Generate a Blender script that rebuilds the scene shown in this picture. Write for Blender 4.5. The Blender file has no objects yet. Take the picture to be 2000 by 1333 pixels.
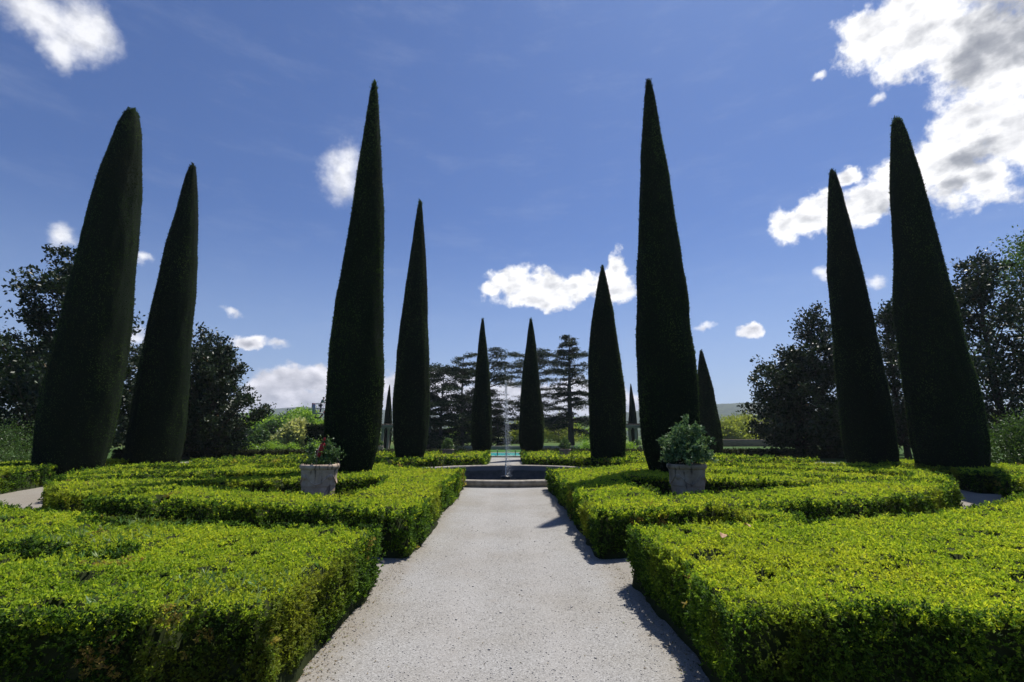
import bpy, math, random
import numpy as np
from mathutils import Vector, Matrix

R = math.radians
SC = bpy.context.scene
COL = SC.collection
rng = np.random.default_rng(7)
random.seed(7)

# ------------------------------------------------------------------ camera
F, CX, CY = 964.0, 1000.0, 666.5            # focal length in photo pixels (2000 wide)
TH, YAW, EYE = R(10.8), math.atan(12 / 964), 1.6
cam_d = bpy.data.cameras.new('camera')
cam_d.sensor_width = 36
cam_d.lens = F / 2000 * 36
cam_d.clip_start, cam_d.clip_end = 0.05, 20000
cam = bpy.data.objects.new('camera', cam_d)
COL.objects.link(cam)
cam.location = (0, 0, EYE)
cam.rotation_euler = (R(90) + TH, 0, -YAW)
SC.camera = cam
CAMP = np.array([0, 0, EYE])
FC = 20.0                                    # the fountain's centre lies 20 m along the path


def ray(px, py):
    u, v = (px - CX) / F, (CY - py) / F
    f = np.array([math.sin(YAW) * math.cos(TH), math.cos(YAW) * math.cos(TH), math.sin(TH)])
    r = np.array([math.cos(YAW), -math.sin(YAW), 0])
    up = np.array([-math.sin(YAW) * math.sin(TH), -math.cos(YAW) * math.sin(TH), math.cos(TH)])
    return f + u * r + v * up


def at(px, py, Y):                            # the point seen at a photo pixel, Y metres ahead
    d = ray(px, py)
    return CAMP + d * (Y / d[1])


def azel(px, py):
    d = ray(px, py)
    d /= np.linalg.norm(d)
    return math.atan2(d[0], d[1]), math.asin(d[2])


# ------------------------------------------------------------------ tagging
def tag(o, label=None, cat=None, group=None, kind=None):
    if label: o['label'] = label
    if cat: o['category'] = cat
    if group: o['group'] = group
    if kind: o['kind'] = kind
    return o


def empty(name, loc, label, cat, group=None, rz=0):
    o = bpy.data.objects.new(name, None)
    o.empty_display_size = 0.2
    COL.objects.link(o)
    o.location = loc
    o.rotation_euler = (0, 0, rz)
    return tag(o, label, cat, group)


def link(name, me, mat, parent=None):
    o = bpy.data.objects.new(name, me)
    COL.objects.link(o)
    if mat is not None and not me.materials:
        for m in (mat if isinstance(mat, (list, tuple)) else [mat]):
            me.materials.append(m)
    if parent is not None:
        o.parent = parent
    return o


def mesh(name, V, Fq, mat=None, parent=None, tint=None, smooth=False, mats=None):
    """One mesh object from numpy arrays; Fq is (n,4) or (n,3)."""
    V = np.asarray(V, dtype=np.float32)
    Fq = np.asarray(Fq, dtype=np.int32)
    n, k = Fq.shape
    me = bpy.data.meshes.new(name)
    me.vertices.add(len(V))
    me.vertices.foreach_set('co', V.ravel())
    me.loops.add(n * k)
    me.loops.foreach_set('vertex_index', Fq.ravel())
    me.polygons.add(n)
    me.polygons.foreach_set('loop_start', np.arange(0, n * k, k, dtype=np.int32))
    if mats is not None:
        me.polygons.foreach_set('material_index', np.asarray(mats, dtype=np.int32))
    if smooth is not False:
        s = np.ones(n, dtype=bool) if smooth is True else np.asarray(smooth, dtype=bool)
        me.polygons.foreach_set('use_smooth', s)
    if tint is not None:
        a = me.attributes.new('tint', 'FLOAT', 'FACE')
        a.data.foreach_set('value', np.asarray(tint, dtype=np.float32))
    me.update(calc_edges=True)
    return link(name, me, mat, parent)


# ------------------------------------------------------------------ noise
def _hash(ix, iy, iz, seed):
    h = (ix.astype(np.int64) * 374761393 + iy.astype(np.int64) * 668265263 + iz.astype(np.int64) * 2147483647 + seed * 974711) & 0xFFFFFFFF
    h = ((h ^ (h >> 13)) * 1274126177) & 0xFFFFFFFF
    h = ((h ^ (h >> 16)) * 2246822519) & 0xFFFFFFFF
    return ((h ^ (h >> 15)) & 0xFFFFFF) / float(0xFFFFFF)


def vnoise(x, y, z=None, seed=0):
    x = np.asarray(x, float); y = np.asarray(y, float)
    z = np.zeros_like(x) if z is None else np.asarray(z, float)
    ix, iy, iz = np.floor(x), np.floor(y), np.floor(z)
    fx, fy, fz = x - ix, y - iy, z - iz
    fx, fy, fz = [t * t * (3 - 2 * t) for t in (fx, fy, fz)]
    out = 0
    for dz in (0, 1):
        for dy in (0, 1):
            for dx in (0, 1):
                w = (fx if dx else 1 - fx) * (fy if dy else 1 - fy) * (fz if dz else 1 - fz)
                out = out + w * _hash(ix + dx, iy + dy, iz + dz, seed)
    return out


def fbm(x, y, z=None, seed=0, oct=4):
    s, a, t = 0, 1, 0
    for i in range(oct):
        k = 2 ** i
        s = s + a * vnoise(np.asarray(x) * k, np.asarray(y) * k, None if z is None else np.asarray(z) * k, seed + i)
        t += a
        a *= .5
    return s / t


def unit(v):
    return v / np.maximum(np.linalg.norm(v, axis=-1, keepdims=True), 1e-9)


# ------------------------------------------------------------------ materials
def new_mat(name):
    m = bpy.data.materials.new(name)
    m.use_nodes = True
    nt = m.node_tree
    nt.nodes.clear()
    out = nt.nodes.new('ShaderNodeOutputMaterial')
    return m, nt, out


class NT:
    def __init__(s, nt): s.nt = nt
    def n(s, t, **kw):
        x = s.nt.nodes.new('ShaderNode' + t)
        for k, v in kw.items():
            setattr(x, k, v)
        return x
    def l(s, a, b): s.nt.links.new(a, b)
    def put(s, sock, v):
        if hasattr(v, 'is_output') or isinstance(v, bpy.types.NodeSocket): s.l(v, sock)
        else: sock.default_value = v
    def math(s, op, a, b=0.0, c=0.0, clamp=False):
        x = s.n('Math', operation=op, use_clamp=clamp)
        for i, v in enumerate((a, b, c)): s.put(x.inputs[i], v)
        return x.outputs[0]
    def vmath(s, op, a, b=None, out=0):
        x = s.n('VectorMath', operation=op)
        s.put(x.inputs[0], a)
        if b is not None: s.put(x.inputs[1], b)
        return x.outputs[out]
    def mix(s, f, a, b):
        x = s.n('Mix', data_type='RGBA')
        s.put(x.inputs['Factor'], f)
        s.put(x.inputs[6], a); s.put(x.inputs[7], b)
        return x.outputs[2]
    def ramp(s, f, stops, interp='LINEAR'):
        x = s.n('ValToRGB')
        x.color_ramp.interpolation = interp
        e = x.color_ramp.elements
        while len(e) < len(stops): e.new(0.5)
        for el, (p, c) in zip(e, stops):
            el.position = p
            el.color = (*c, 1) if len(c) == 3 else c
        s.l(f, x.inputs[0])
        return x.outputs[0]
    def noise(s, scale, vec=None, detail=4, rough=.55, dim='3D', out=0):
        x = s.n('TexNoise', noise_dimensions=dim)
        x.inputs['Scale'].default_value = scale
        x.inputs['Detail'].default_value = detail
        x.inputs['Roughness'].default_value = rough
        if vec is not None: s.l(vec, x.inputs['Vector'])
        return x.outputs[out]
    def sstep(s, v, lo, hi):
        x = s.n('MapRange', interpolation_type='SMOOTHSTEP')
        s.put(x.inputs[0], v)
        x.inputs[1].default_value, x.inputs[2].default_value = lo, hi
        return x.outputs[0]
    def bump(s, h, strength=.5, dist=.02):
        x = s.n('Bump')
        x.inputs['Strength'].default_value = strength
        x.inputs['Distance'].default_value = dist
        s.l(h, x.inputs['Height'])
        return x.outputs[0]
    def pos(s): return s.n('NewGeometry').outputs['Position']
    def obj(s): return s.n('TexCoord').outputs['Object']


def rgba(c): return (*c, 1)


def leaf_mat(name, stops, trans=.35, rough=.45, spec=.35, patch=None, patch_scale=.8):
    """Leaf: diffuse + light let through + a waxy sheen; 'tint' picks each leaf's own age and hue."""
    m, nt, out = new_mat(name)
    t = NT(nt)
    at_ = t.n('Attribute', attribute_name='tint').outputs['Fac']
    col = t.ramp(at_, stops)
    if patch:
        n = t.noise(patch_scale, t.pos(), 3)
        col = t.mix(t.math('MULTIPLY', t.sstep(n, .52, .68), patch[1]), col, rgba(patch[0]))
    b = t.n('BsdfPrincipled')
    t.l(col, b.inputs['Base Color'])
    b.inputs['Roughness'].default_value = rough
    b.inputs['Specular IOR Level'].default_value = spec
    tr = t.n('BsdfTranslucent')
    t.l(t.mix(.5, col, t.vmath('MULTIPLY', col, (1.25, 1.15, .35))), tr.inputs['Color'])
    mx = t.n('MixShader')
    mx.inputs[0].default_value = trans
    t.l(b.outputs[0], mx.inputs[1]); t.l(tr.outputs[0], mx.inputs[2])
    t.l(mx.outputs[0], out.inputs[0])
    return m


def plain(name, c, rough=.7, metal=0.0, spec=.4, var=.25, scale=6.0, bump=0.0):
    m, nt, out = new_mat(name)
    t = NT(nt)
    n = t.noise(scale, t.obj(), 5)
    col = t.mix(n, rgba([x * (1 - var) for x in c]), rgba([min(1, x * (1 + var)) for x in c]))
    b = t.n('BsdfPrincipled')
    t.l(col, b.inputs['Base Color'])
    b.inputs['Roughness'].default_value = rough
    b.inputs['Metallic'].default_value = metal
    b.inputs['Specular IOR Level'].default_value = spec
    if bump:
        t.l(t.bump(t.noise(scale * 6, t.obj(), 4), .6, bump), b.inputs['Normal'])
    t.l(b.outputs[0], out.inputs[0])
    return m


M = {}
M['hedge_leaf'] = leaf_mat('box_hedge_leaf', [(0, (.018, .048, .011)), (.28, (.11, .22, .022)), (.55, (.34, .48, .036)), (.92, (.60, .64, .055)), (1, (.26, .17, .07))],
                           .55, .6, .2, ((.52, .54, .05), .35), .7)
M['hedge_dark'] = leaf_mat('brownish_hedge_leaf', [(0, (.02, .03, .01)), (.5, (.045, .06, .016)), (1, (.10, .085, .03))], .3, .6, .2)  # darker, brownish leaf of the boundary hedges
M['hedge_core'] = plain('hedge_twigs', (.026, .034, .013), .95, spec=.05, scale=12)
M['cypress_leaf'] = leaf_mat('cypress_leaf', [(0, (.012, .024, .012)), (.4, (.030, .058, .020)), (.8, (.068, .128, .034)), (1, (.12, .19, .05))], .28, .7, .12, ((.045, .034, .016), .5), .45)
M['cypress_core'] = plain('cypress_inner', (.009, .015, .008), .95, spec=.05, scale=3, bump=.04)
M['magnolia_leaf'] = leaf_mat('magnolia_leaf', [(0, (.010, .020, .008)), (.6, (.022, .042, .013)), (.93, (.05, .085, .03)), (1, (.15, .10, .05))], .16, .45, .3)
M['cedar_leaf'] = leaf_mat('cedar_needles', [(0, (.010, .020, .012)), (.6, (.024, .044, .022)), (1, (.06, .085, .035))], .2, .6, .2)
M['spring_leaf'] = leaf_mat('spring_leaf', [(0, (.12, .24, .03)), (.5, (.25, .42, .05)), (1, (.40, .55, .09))], .5, .5, .3)
M['willow_leaf'] = leaf_mat('willow_leaf', [(0, (.16, .22, .03)), (.5, (.30, .36, .05)), (1, (.44, .46, .09))], .5, .5, .3)
M['pale_leaf'] = leaf_mat('pale_leaf', [(0, (.30, .36, .11)), (1, (.60, .60, .28))], .5, .5, .3)
M['shrub_leaf'] = leaf_mat('potted_shrub_leaf', [(0, (.04, .09, .045)), (.6, (.10, .19, .085)), (1, (.22, .33, .15))], .28, .5, .3)
M['rose_leaf'] = leaf_mat('rose_leaf', [(0, (.03, .07, .03)), (.6, (.08, .16, .05)), (1, (.2, .29, .10))], .35, .42, .45)
M['bush_leaf'] = leaf_mat('bush_leaf', [(0, (.03, .07, .018)), (.6, (.075, .15, .03)), (1, (.15, .24, .05))], .35, .45, .35)
M['bark'] = plain('bark', (.06, .05, .042), .9, spec=.1, scale=5, bump=.03)
M['cedar_bark'] = plain('cedar_bark', (.085, .08, .078), .9, spec=.1, scale=4, bump=.03)
M['soil'] = plain('soil', (.05, .038, .026), .95, spec=.1, scale=20, bump=.02)
M['black_metal'] = plain('black_metal', (.012, .012, .013), .35, .3, .5)
M['wire'] = plain('wire', (.10, .095, .09), .45, .6, .5)
M['red_cloth'] = plain('red_cloth', (.42, .035, .04), .8, var=.35, scale=30)
M['red_paint'] = plain('red_paint', (.24, .045, .04), .4, spec=.5)
M['grey_metal'] = plain('grey_metal', (.36, .38, .42), .4, .5, .5)
M['tyre'] = plain('tyre', (.02, .02, .02), .85)
M['skin'] = plain('skin', (.45, .27, .19), .6)
M['hair'] = plain('hair', (.03, .022, .018), .7)
M['jacket'] = plain('jacket', (.03, .10, .085), .8)
M['trousers'] = plain('trousers', (.03, .035, .05), .85)
M['coping'] = plain('coping', (.40, .37, .32), .8, bump=.005)
M['dry_leaf'] = plain('dry_leaf', (.38, .22, .12), .7, scale=40)
M['bank'] = plain('tan_rubble', (.26, .19, .125), .95, var=.4, scale=2, bump=.05)
M['limestone'] = plain('limestone', (.25, .228, .19), .85, var=.35, scale=3, bump=.02)


def gravel_material():
    m, nt, out = new_mat('gravel')
    t = NT(nt)
    p = t.pos()
    vo = t.n('TexVoronoi', feature='F1'); vo.inputs['Scale'].default_value = 150
    t.l(p, vo.inputs['Vector'])
    vb = t.n('TexVoronoi', feature='F1'); vb.inputs['Scale'].default_value = 55
    t.l(p, vb.inputs['Vector'])
    g = t.n('SeparateColor'); t.l(vo.outputs['Color'], g.inputs[0])
    c1 = t.ramp(g.outputs[0], [(0, (.17, .164, .154)), (.25, (.252, .244, .23)), (.7, (.312, .304, .289)), (1, (.42, .413, .40))])
    big = t.noise(.55, p, 5, .6)
    c2 = t.mix(t.sstep(big, .35, .7), c1, t.vmath('MULTIPLY', c1, (.86, .83, .78)))
    # damp, earthy streaks worn along the walk
    st = t.noise(3.0, p, 6, .65)
    sx_ = t.n('SeparateXYZ'); t.l(p, sx_.inputs[0])
    ax = t.math('ABSOLUTE', sx_.outputs[0])
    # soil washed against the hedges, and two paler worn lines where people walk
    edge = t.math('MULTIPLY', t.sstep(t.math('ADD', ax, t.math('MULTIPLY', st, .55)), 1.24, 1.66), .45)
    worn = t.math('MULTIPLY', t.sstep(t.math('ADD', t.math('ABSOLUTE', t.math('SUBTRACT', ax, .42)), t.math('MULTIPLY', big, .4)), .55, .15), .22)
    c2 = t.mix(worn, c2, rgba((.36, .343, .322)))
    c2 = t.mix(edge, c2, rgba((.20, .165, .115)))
    c3 = t.mix(t.math('MULTIPLY', t.sstep(st, .58, .78), .35), c2, rgba((.23, .19, .15)))
    dk = t.noise(60, p, 3, .6)
    c4 = t.mix(t.math('MULTIPLY', t.sstep(dk, .62, .74), .16), c3, rgba((.13, .115, .10)))
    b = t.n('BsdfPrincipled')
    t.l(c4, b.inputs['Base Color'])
    b.inputs['Roughness'].default_value = .9
    b.inputs['Specular IOR Level'].default_value = .2
    h = t.math('ADD', t.math('MULTIPLY', vo.outputs['Distance'], -1.0), t.math('MULTIPLY', vb.outputs['Distance'], -.8))
    h2 = t.math('ADD', h, t.math('MULTIPLY', t.noise(9, p, 4), 1.2))
    t.l(t.bump(h2, .35, .006), b.inputs['Normal'])
    t.l(b.outputs[0], out.inputs[0])
    return m


def ground_material():
    m, nt, out = new_mat('grass_and_fields')
    t = NT(nt)
    p = t.pos()
    fine = t.noise(14, p, 6, .7)
    lawn = t.ramp(fine, [(.25, (.02, .045, .012)), (.5, (.045, .09, .02)), (.8, (.09, .13, .035))])
    v = t.n('TexVoronoi', feature='F1'); v.inputs['Scale'].default_value = .011
    wp = t.vmath('ADD', p, t.vmath('SCALE', t.noise(.01, p, 2, out=1), None))
    t.l(p, v.inputs['Vector'])
    s = t.n('SeparateColor'); t.l(v.outputs['Color'], s.inputs[0])
    fields = t.ramp(s.outputs[1], [(0, (.06, .11, .03)), (.35, (.14, .2, .05)), (.6, (.22, .25, .08)), (.8, (.05, .09, .03)), (1, (.25, .2, .12))], 'CONSTANT')
    fields = t.mix(t.noise(.12, p, 6, .7), t.vmath('MULTIPLY', fields, (.6, .6, .6)), fields)
    d = t.vmath('LENGTH', p, None, out=1)
    col = t.mix(t.sstep(d, 60, 140), lawn, fields)
    b = t.n('BsdfPrincipled')
    t.l(col, b.inputs['Base Color'])
    b.inputs['Roughness'].default_value = .95
    b.inputs['Specular IOR Level'].default_value = .1
    t.l(t.bump(fine, .8, .05), b.inputs['Normal'])
    t.l(b.outputs[0], out.inputs[0])
    return m


def hill_material():
    m, nt, out = new_mat('wooded_hill')
    t = NT(nt)
    p = t.pos()
    v = t.n('TexVoronoi', feature='F1'); v.inputs['Scale'].default_value = .07
    t.l(p, v.inputs['Vector'])
    s = t.n('SeparateColor'); t.l(v.outputs['Color'], s.inputs[0])
    wood = t.ramp(s.outputs[0], [(0, (.016, .03, .014)), (.5, (.03, .05, .02)), (1, (.06, .085, .03))])
    col = t.mix(t.sstep(t.noise(.004, p, 4), .64, .68), wood, rgba((.13, .17, .06)))
    b = t.n('BsdfPrincipled')
    t.l(col, b.inputs['Base Color'])
    b.inputs['Roughness'].default_value = 1
    b.inputs['Specular IOR Level'].default_value = 0
    t.l(t.bump(t.math('MULTIPLY', v.outputs['Distance'], -1.0), 1.0, 6.0), b.inputs['Normal'])
    t.l(b.outputs[0], out.inputs[0])
    return m


def pot_material(name='weathered_terracotta', stops=((.24, .185, .14), (.33, .265, .20), (.42, .35, .28))):
    m, nt, out = new_mat(name)
    t = NT(nt)
    p = t.obj()
    n = t.noise(5, p, 6, .65)
    col = t.ramp(n, [(.3, stops[0]), (.5, stops[1]), (.7, stops[2])])
    sp = t.n('SeparateXYZ'); t.l(p, sp.inputs[0])
    cmb = t.n('CombineXYZ')
    t.l(sp.outputs[0], cmb.inputs[0]); t.l(sp.outputs[1], cmb.inputs[1])
    t.l(t.math('MULTIPLY', sp.outputs[2], .22), cmb.inputs[2])
    streak = t.noise(11, cmb.outputs[0], 5, .6)
    col = t.mix(t.math('MULTIPLY', t.sstep(streak, .55, .65), .75), col, rgba((.035, .03, .026)))
    lich = t.noise(16, p, 4, .6)
    col = t.mix(t.math('MULTIPLY', t.sstep(lich, .62, .7), .6), col, rgba((.42, .41, .35)))
    b = t.n('BsdfPrincipled')
    t.l(col, b.inputs['Base Color'])
    b.inputs['Roughness'].default_value = .88
    b.inputs['Specular IOR Level'].default_value = .2
    t.l(t.bump(t.noise(30, p, 5), .6, .01), b.inputs['Normal'])
    t.l(b.outputs[0], out.inputs[0])
    return m


def basin_material():
    m, nt, out = new_mat('basin_stone')
    t = NT(nt)
    p = t.obj()
    sp = t.n('SeparateXYZ'); t.l(p, sp.inputs[0])
    r = t.math('SQRT', t.math('ADD', t.math('POWER', sp.outputs[0], 2.0), t.math('POWER', sp.outputs[1], 2.0)))
    n = t.noise(6, p, 6, .65)
    stone = t.ramp(n, [(.3, (.14, .12, .09)), (.5, (.27, .24, .19)), (.7, (.38, .34, .28))])
    slate = t.ramp(t.noise(4, p, 6, .6), [(.3, (.06, .056, .05)), (.7, (.125, .116, .105))])
    # lime line left by the water
    lime = t.math('ADD', sp.outputs[2], t.math('MULTIPLY', t.noise(2, p, 3), .05))
    slate = t.mix(t.math('MULTIPLY', t.sstep(lime, -.02, .04), .8), slate, rgba((.21, .20, .185)))
    col = t.mix(t.sstep(r, 3.90, 3.94), slate, stone)
    dirt = t.noise(14, p, 5, .7)
    col = t.mix(t.math('MULTIPLY', t.sstep(dirt, .58, .7), .5), col, rgba((.05, .045, .035)))
    b = t.n('BsdfPrincipled')
    t.l(col, b.inputs['Base Color'])
    b.inputs['Roughness'].default_value = .75
    t.l(t.bump(t.noise(22, p, 5), .6, .012), b.inputs['Normal'])
    t.l(b.outputs[0], out.inputs[0])
    return m


def water_material(name, c, rough=.06, scale=5, bump=.01):
    m, nt, out = new_mat(name)
    t = NT(nt)
    b = t.n('BsdfPrincipled')
    b.inputs['Base Color'].default_value = rgba(c)
    b.inputs['Roughness'].default_value = rough
    b.inputs['Specular IOR Level'].default_value = .5
    t.l(t.bump(t.noise(scale, t.obj(), 3), .5, bump), b.inputs['Normal'])
    t.l(b.outputs[0], out.inputs[0])
    return m


def spray_material():
    m, nt, out = new_mat('water_drops')
    t = NT(nt)
    b = t.n('BsdfPrincipled')
    b.inputs['Base Color'].default_value = (.9, .95, 1, 1)
    b.inputs['Roughness'].default_value = .15
    b.inputs['Transmission Weight'].default_value = .4
    b.inputs['IOR'].default_value = 1.33
    t.l(b.outputs[0], out.inputs[0])
    return m


M['gravel'] = gravel_material()
M['ground'] = ground_material()
M['hill'] = hill_material()
M['pot'] = pot_material()
M['pot_beige'] = pot_material('beige_terracotta', ((.38, .28, .20), (.50, .385, .285), (.60, .49, .38)))
M['basin'] = basin_material()
M['fountain_water'] = water_material('fountain_water', (.012, .016, .018), .05, 6, .02)
M['pool_water'] = water_material('pool_water', (.05, .50, .50), .12, 3, .01)
M['spray'] = spray_material()
M['pebble'] = plain('pebble', (.43, .41, .385), .85, var=.35, scale=2.5)

# ------------------------------------------------------------------ light and sky
SUN_AZ, SUN_EL = R(36), R(62)                # ahead and to the right of the camera, high
sd = bpy.data.lights.new('sun', 'SUN')
sd.energy = 5.0
sd.angle = R(.53)
sd.color = (1.0, .955, .88)
sun = bpy.data.objects.new('sun', sd)
COL.objects.link(sun)
sdir = Vector((math.sin(SUN_AZ) * math.cos(SUN_EL), math.cos(SUN_AZ) * math.cos(SUN_EL), math.sin(SUN_EL)))
sun.rotation_euler = sdir.to_track_quat('Z', 'Y').to_euler()
sun.location = sdir * 60

# clouds: (px, py, rx, ry) lobes as the photograph's directions; turned into azimuth and elevation
CLOUDS = {
    'big': [(1700, 60, 95, 75), (1790, 60, 130, 110), (1900, 90, 150, 150), (2040, 90, 170, 190), (1890, 250, 85, 110), (1980, 260, 130, 110),
            (1850, 330, 105, 85), (1930, 345, 85, 75), (1770, 355, 70, 70), (1700, 395, 75, 52), (1600, 415, 85, 45), (1535, 440, 42, 42)],
    'middle': [(1000, 550, 50, 34), (962, 566, 34, 16), (1070, 558, 46, 34), (1125, 562, 46, 30), (1050, 582, 95, 26), (1198, 565, 46, 30), (1203, 528, 24, 46)],
    'low_left': [(560, 752, 60, 38), (610, 745, 60, 34), (530, 775, 70, 34), (600, 785, 110, 36), (680, 770, 80, 40), (490, 795, 70, 26)],
    'low_mid': [(870, 742, 75, 26), (830, 770, 80, 30), (1020, 795, 150, 34), (1150, 790, 80, 34), (960, 785, 150, 44), (1090, 780, 120, 42), (770, 760, 50, 40), (1240, 800, 70, 34)],
    'bits': [(484, 667, 40, 15), (1465, 644, 28, 15), (1652, 352, 28, 20)],
}
SOFT = [(160, 60, 85, 62), (75, 30, 80, 45), (120, 95, 40, 40), (668, 336, 40, 62), (126, 466, 30, 32), (272, 497, 28, 16), (1608, 532, 22, 15), (1709, 547, 23, 16), (258, 655, 30, 26), (1376, 641, 20, 8), (452, 609, 18, 8), (1715, 190, 16, 14), (1595, 146, 18, 8), (540, 672, 26, 9)]
GREY = [(1965, 60, 150, 130), (1880, 130, 70, 60), (1905, 300, 70, 40), (1740, 410, 60, 22), (1850, 370, 60, 30)]


def build_world():
    w = bpy.data.worlds.new('World')
    SC.world = w
    w.use_nodes = True
    nt = w.node_tree
    nt.nodes.clear()
    t = NT(nt)
    out = t.n('OutputWorld')
    sky = t.n('TexSky', sky_type='NISHITA')
    sky.sun_disc = False
    sky.sun_elevation = SUN_EL
    sky.sun_rotation = SUN_AZ
    sky.altitude = 250
    sky.air_density = 1.0
    sky.dust_density = .6
    sky.ozone_density = 2.5
    STR = .10
    d = t.n('TexCoord').outputs['Generated']
    sx = t.n('SeparateXYZ'); t.l(d, sx.inputs[0])
    az = t.math('ARCTAN2', sx.outputs[0], sx.outputs[1])
    el = t.math('ARCSINE', sx.outputs[2])
    cv = t.n('CombineXYZ'); t.l(az, cv.inputs[0]); t.l(el, cv.inputs[1])
    v0 = cv.outputs[0]
    # ragged edges: the direction itself is shaken by noise before it meets the lobes
    wn = t.vmath('SUBTRACT', t.noise(16, v0, 7, .62, out=1), (.5, .5, .5))
    sc = t.n('VectorMath', operation='SCALE'); t.l(wn, sc.inputs[0]); sc.inputs['Scale'].default_value = .055
    v = t.vmath('ADD', v0, sc.outputs[0])
    vz = t.vmath('MULTIPLY', v, (1, 1, 0))

    def lobes(lst, vec):
        cur = None
        for (px, py, rx, ry) in lst:
            a, e = azel(px, py)
            a1, e1 = azel(px + rx, py)
            a2, e2 = azel(px, py - ry)
            ra, re = max(1e-3, math.hypot(a1 - a, 0)), max(1e-3, e2 - e)
            q = t.vmath('SUBTRACT', vec, (a, e, 0))
            q = t.vmath('MULTIPLY', q, (1 / ra, 1 / re, 0))
            ln = t.vmath('LENGTH', q, None, out=1)
            if cur is None: cur = ln
            else:
                x = t.n('Math', operation='SMOOTH_MIN')
                t.l(cur, x.inputs[0]); t.l(ln, x.inputs[1]); x.inputs[2].default_value = .25
                cur = x.outputs[0]
        return t.math('SUBTRACT', 1.0, cur)

    allb = [b for k in CLOUDS for b in CLOUDS[k]]
    f = lobes(allb, vz)
    fs = lobes(SOFT, vz)
    n1 = t.math('ADD', t.math('MULTIPLY', t.noise(15, v0, 5, .58), .72), t.math('MULTIPLY', t.noise(70, v0, 5, .62), .28))
    dens = t.math('ADD', f, t.math('MULTIPLY', t.math('SUBTRACT', n1, .5), 2.2))
    mask = t.sstep(dens, -.10, .40)
    soft = t.math('MULTIPLY', t.sstep(t.math('ADD', fs, t.math('MULTIPLY', t.math('SUBTRACT', n1, .5), 1.6)), -.30, .85), .80)
    mask = t.math('MAXIMUM', mask, soft)
    # light and shade inside the cloud: relief of the billows seen against the sun, thick cores grey
    off = t.vmath('ADD', v0, (.010, .016, 0))
    vr = t.vmath('MULTIPLY', v0, (1, 1.5, 1))
    nr = t.noise(17, vr, 5, .55)
    n2 = t.noise(17, t.vmath('ADD', vr, (.007, .016, 0)), 5, .55)
    relief = t.math('MULTIPLY', t.math('SUBTRACT', nr, n2), 1.45)
    core = t.sstep(f, .35, 1.1)
    grey = t.sstep(lobes(GREY, vz), .0, .75)
    low = t.sstep(el, .30, .02)
    lit = t.math('ADD', .95, relief)
    lit = t.math('SUBTRACT', lit, t.math('MULTIPLY', core, .28))
    lit = t.math('SUBTRACT', lit, t.math('MULTIPLY', grey, .55))
    lit = t.math('SUBTRACT', lit, t.math('MULTIPLY', low, .26), clamp=True)
    ccol = t.ramp(lit, [(0, (.20, .215, .25)), (.35, (.36, .37, .40)), (.7, (.70, .70, .71)), (1, (1.02, 1.01, 1.0))])
    lp = t.mix(low, rgba((1, 1, 1)), rgba((.92, .90, .98)))
    ccol = t.vmath('MULTIPLY', ccol, lp)
    # clear sky
    tint = t.vmath('MULTIPLY', sky.outputs[0], (.35 * STR, .51 * STR, .80 * STR))
    veil = t.noise(5, t.vmath('MULTIPLY', v0, (1, 3.5, 1)), 6, .62)
    vm = t.math('MULTIPLY', t.sstep(veil, .48, .8), .10)
    clear = t.mix(vm, tint, rgba((.50, .56, .68)))
    clear = t.mix(t.math('MULTIPLY', t.sstep(el, .42, -.02), .55), clear, rgba((.36, .47, .66)))
    full = t.mix(t.math('MULTIPLY', mask, .97), clear, ccol)
    b1 = t.n('Background'); t.l(full, b1.inputs[0])
    # behind and above, where none of the lobes reach, only the plain sky is worked out
    b0 = t.n('Background'); t.l(tint, b0.inputs[0])
    inside = t.math('MULTIPLY', t.math('LESS_THAN', t.math('ABSOLUTE', az), 1.1), t.math('LESS_THAN', el, 1.0))
    ms = t.n('MixShader')
    t.l(inside, ms.inputs[0]); t.l(b0.outputs[0], ms.inputs[1]); t.l(b1.outputs[0], ms.inputs[2])
    t.l(ms.outputs[0], out.inputs[0])
    w.cycles.sampling_method = 'MANUAL'
    w.cycles.sample_map_resolution = 512


build_world()
SC.view_settings.view_transform = 'Standard'
SC.view_settings.look = 'None'
SC.view_settings.exposure = .3
SC.view_settings.gamma = 1
SC.cycles.use_denoising = True
SC.cycles.max_bounces = 6
SC.cycles.diffuse_bounces = 3
SC.cycles.glossy_bounces = 2
SC.cycles.transmission_bounces = 4
SC.cycles.transparent_max_bounces = 4
SC.cycles.caustics_reflective = False
SC.cycles.caustics_refractive = False


# ------------------------------------------------------------------ shape helpers
def lathe(profile, seg=64, closed=False):
    p = np.array(profile, float)
    a = np.linspace(0, 2 * np.pi, seg, endpoint=False)
    V = np.stack([p[:, None, 0] * np.cos(a), p[:, None, 0] * np.sin(a), np.repeat(p[:, 1:2], seg, 1)], -1).reshape(-1, 3)
    i, j = np.meshgrid(np.arange(len(p) - 1), np.arange(seg), indexing='ij')
    j2 = (j + 1) % seg
    Fq = np.stack([i * seg + j, i * seg + j2, (i + 1) * seg + j2, (i + 1) * seg + j], -1).reshape(-1, 4)
    return V, Fq


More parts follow.
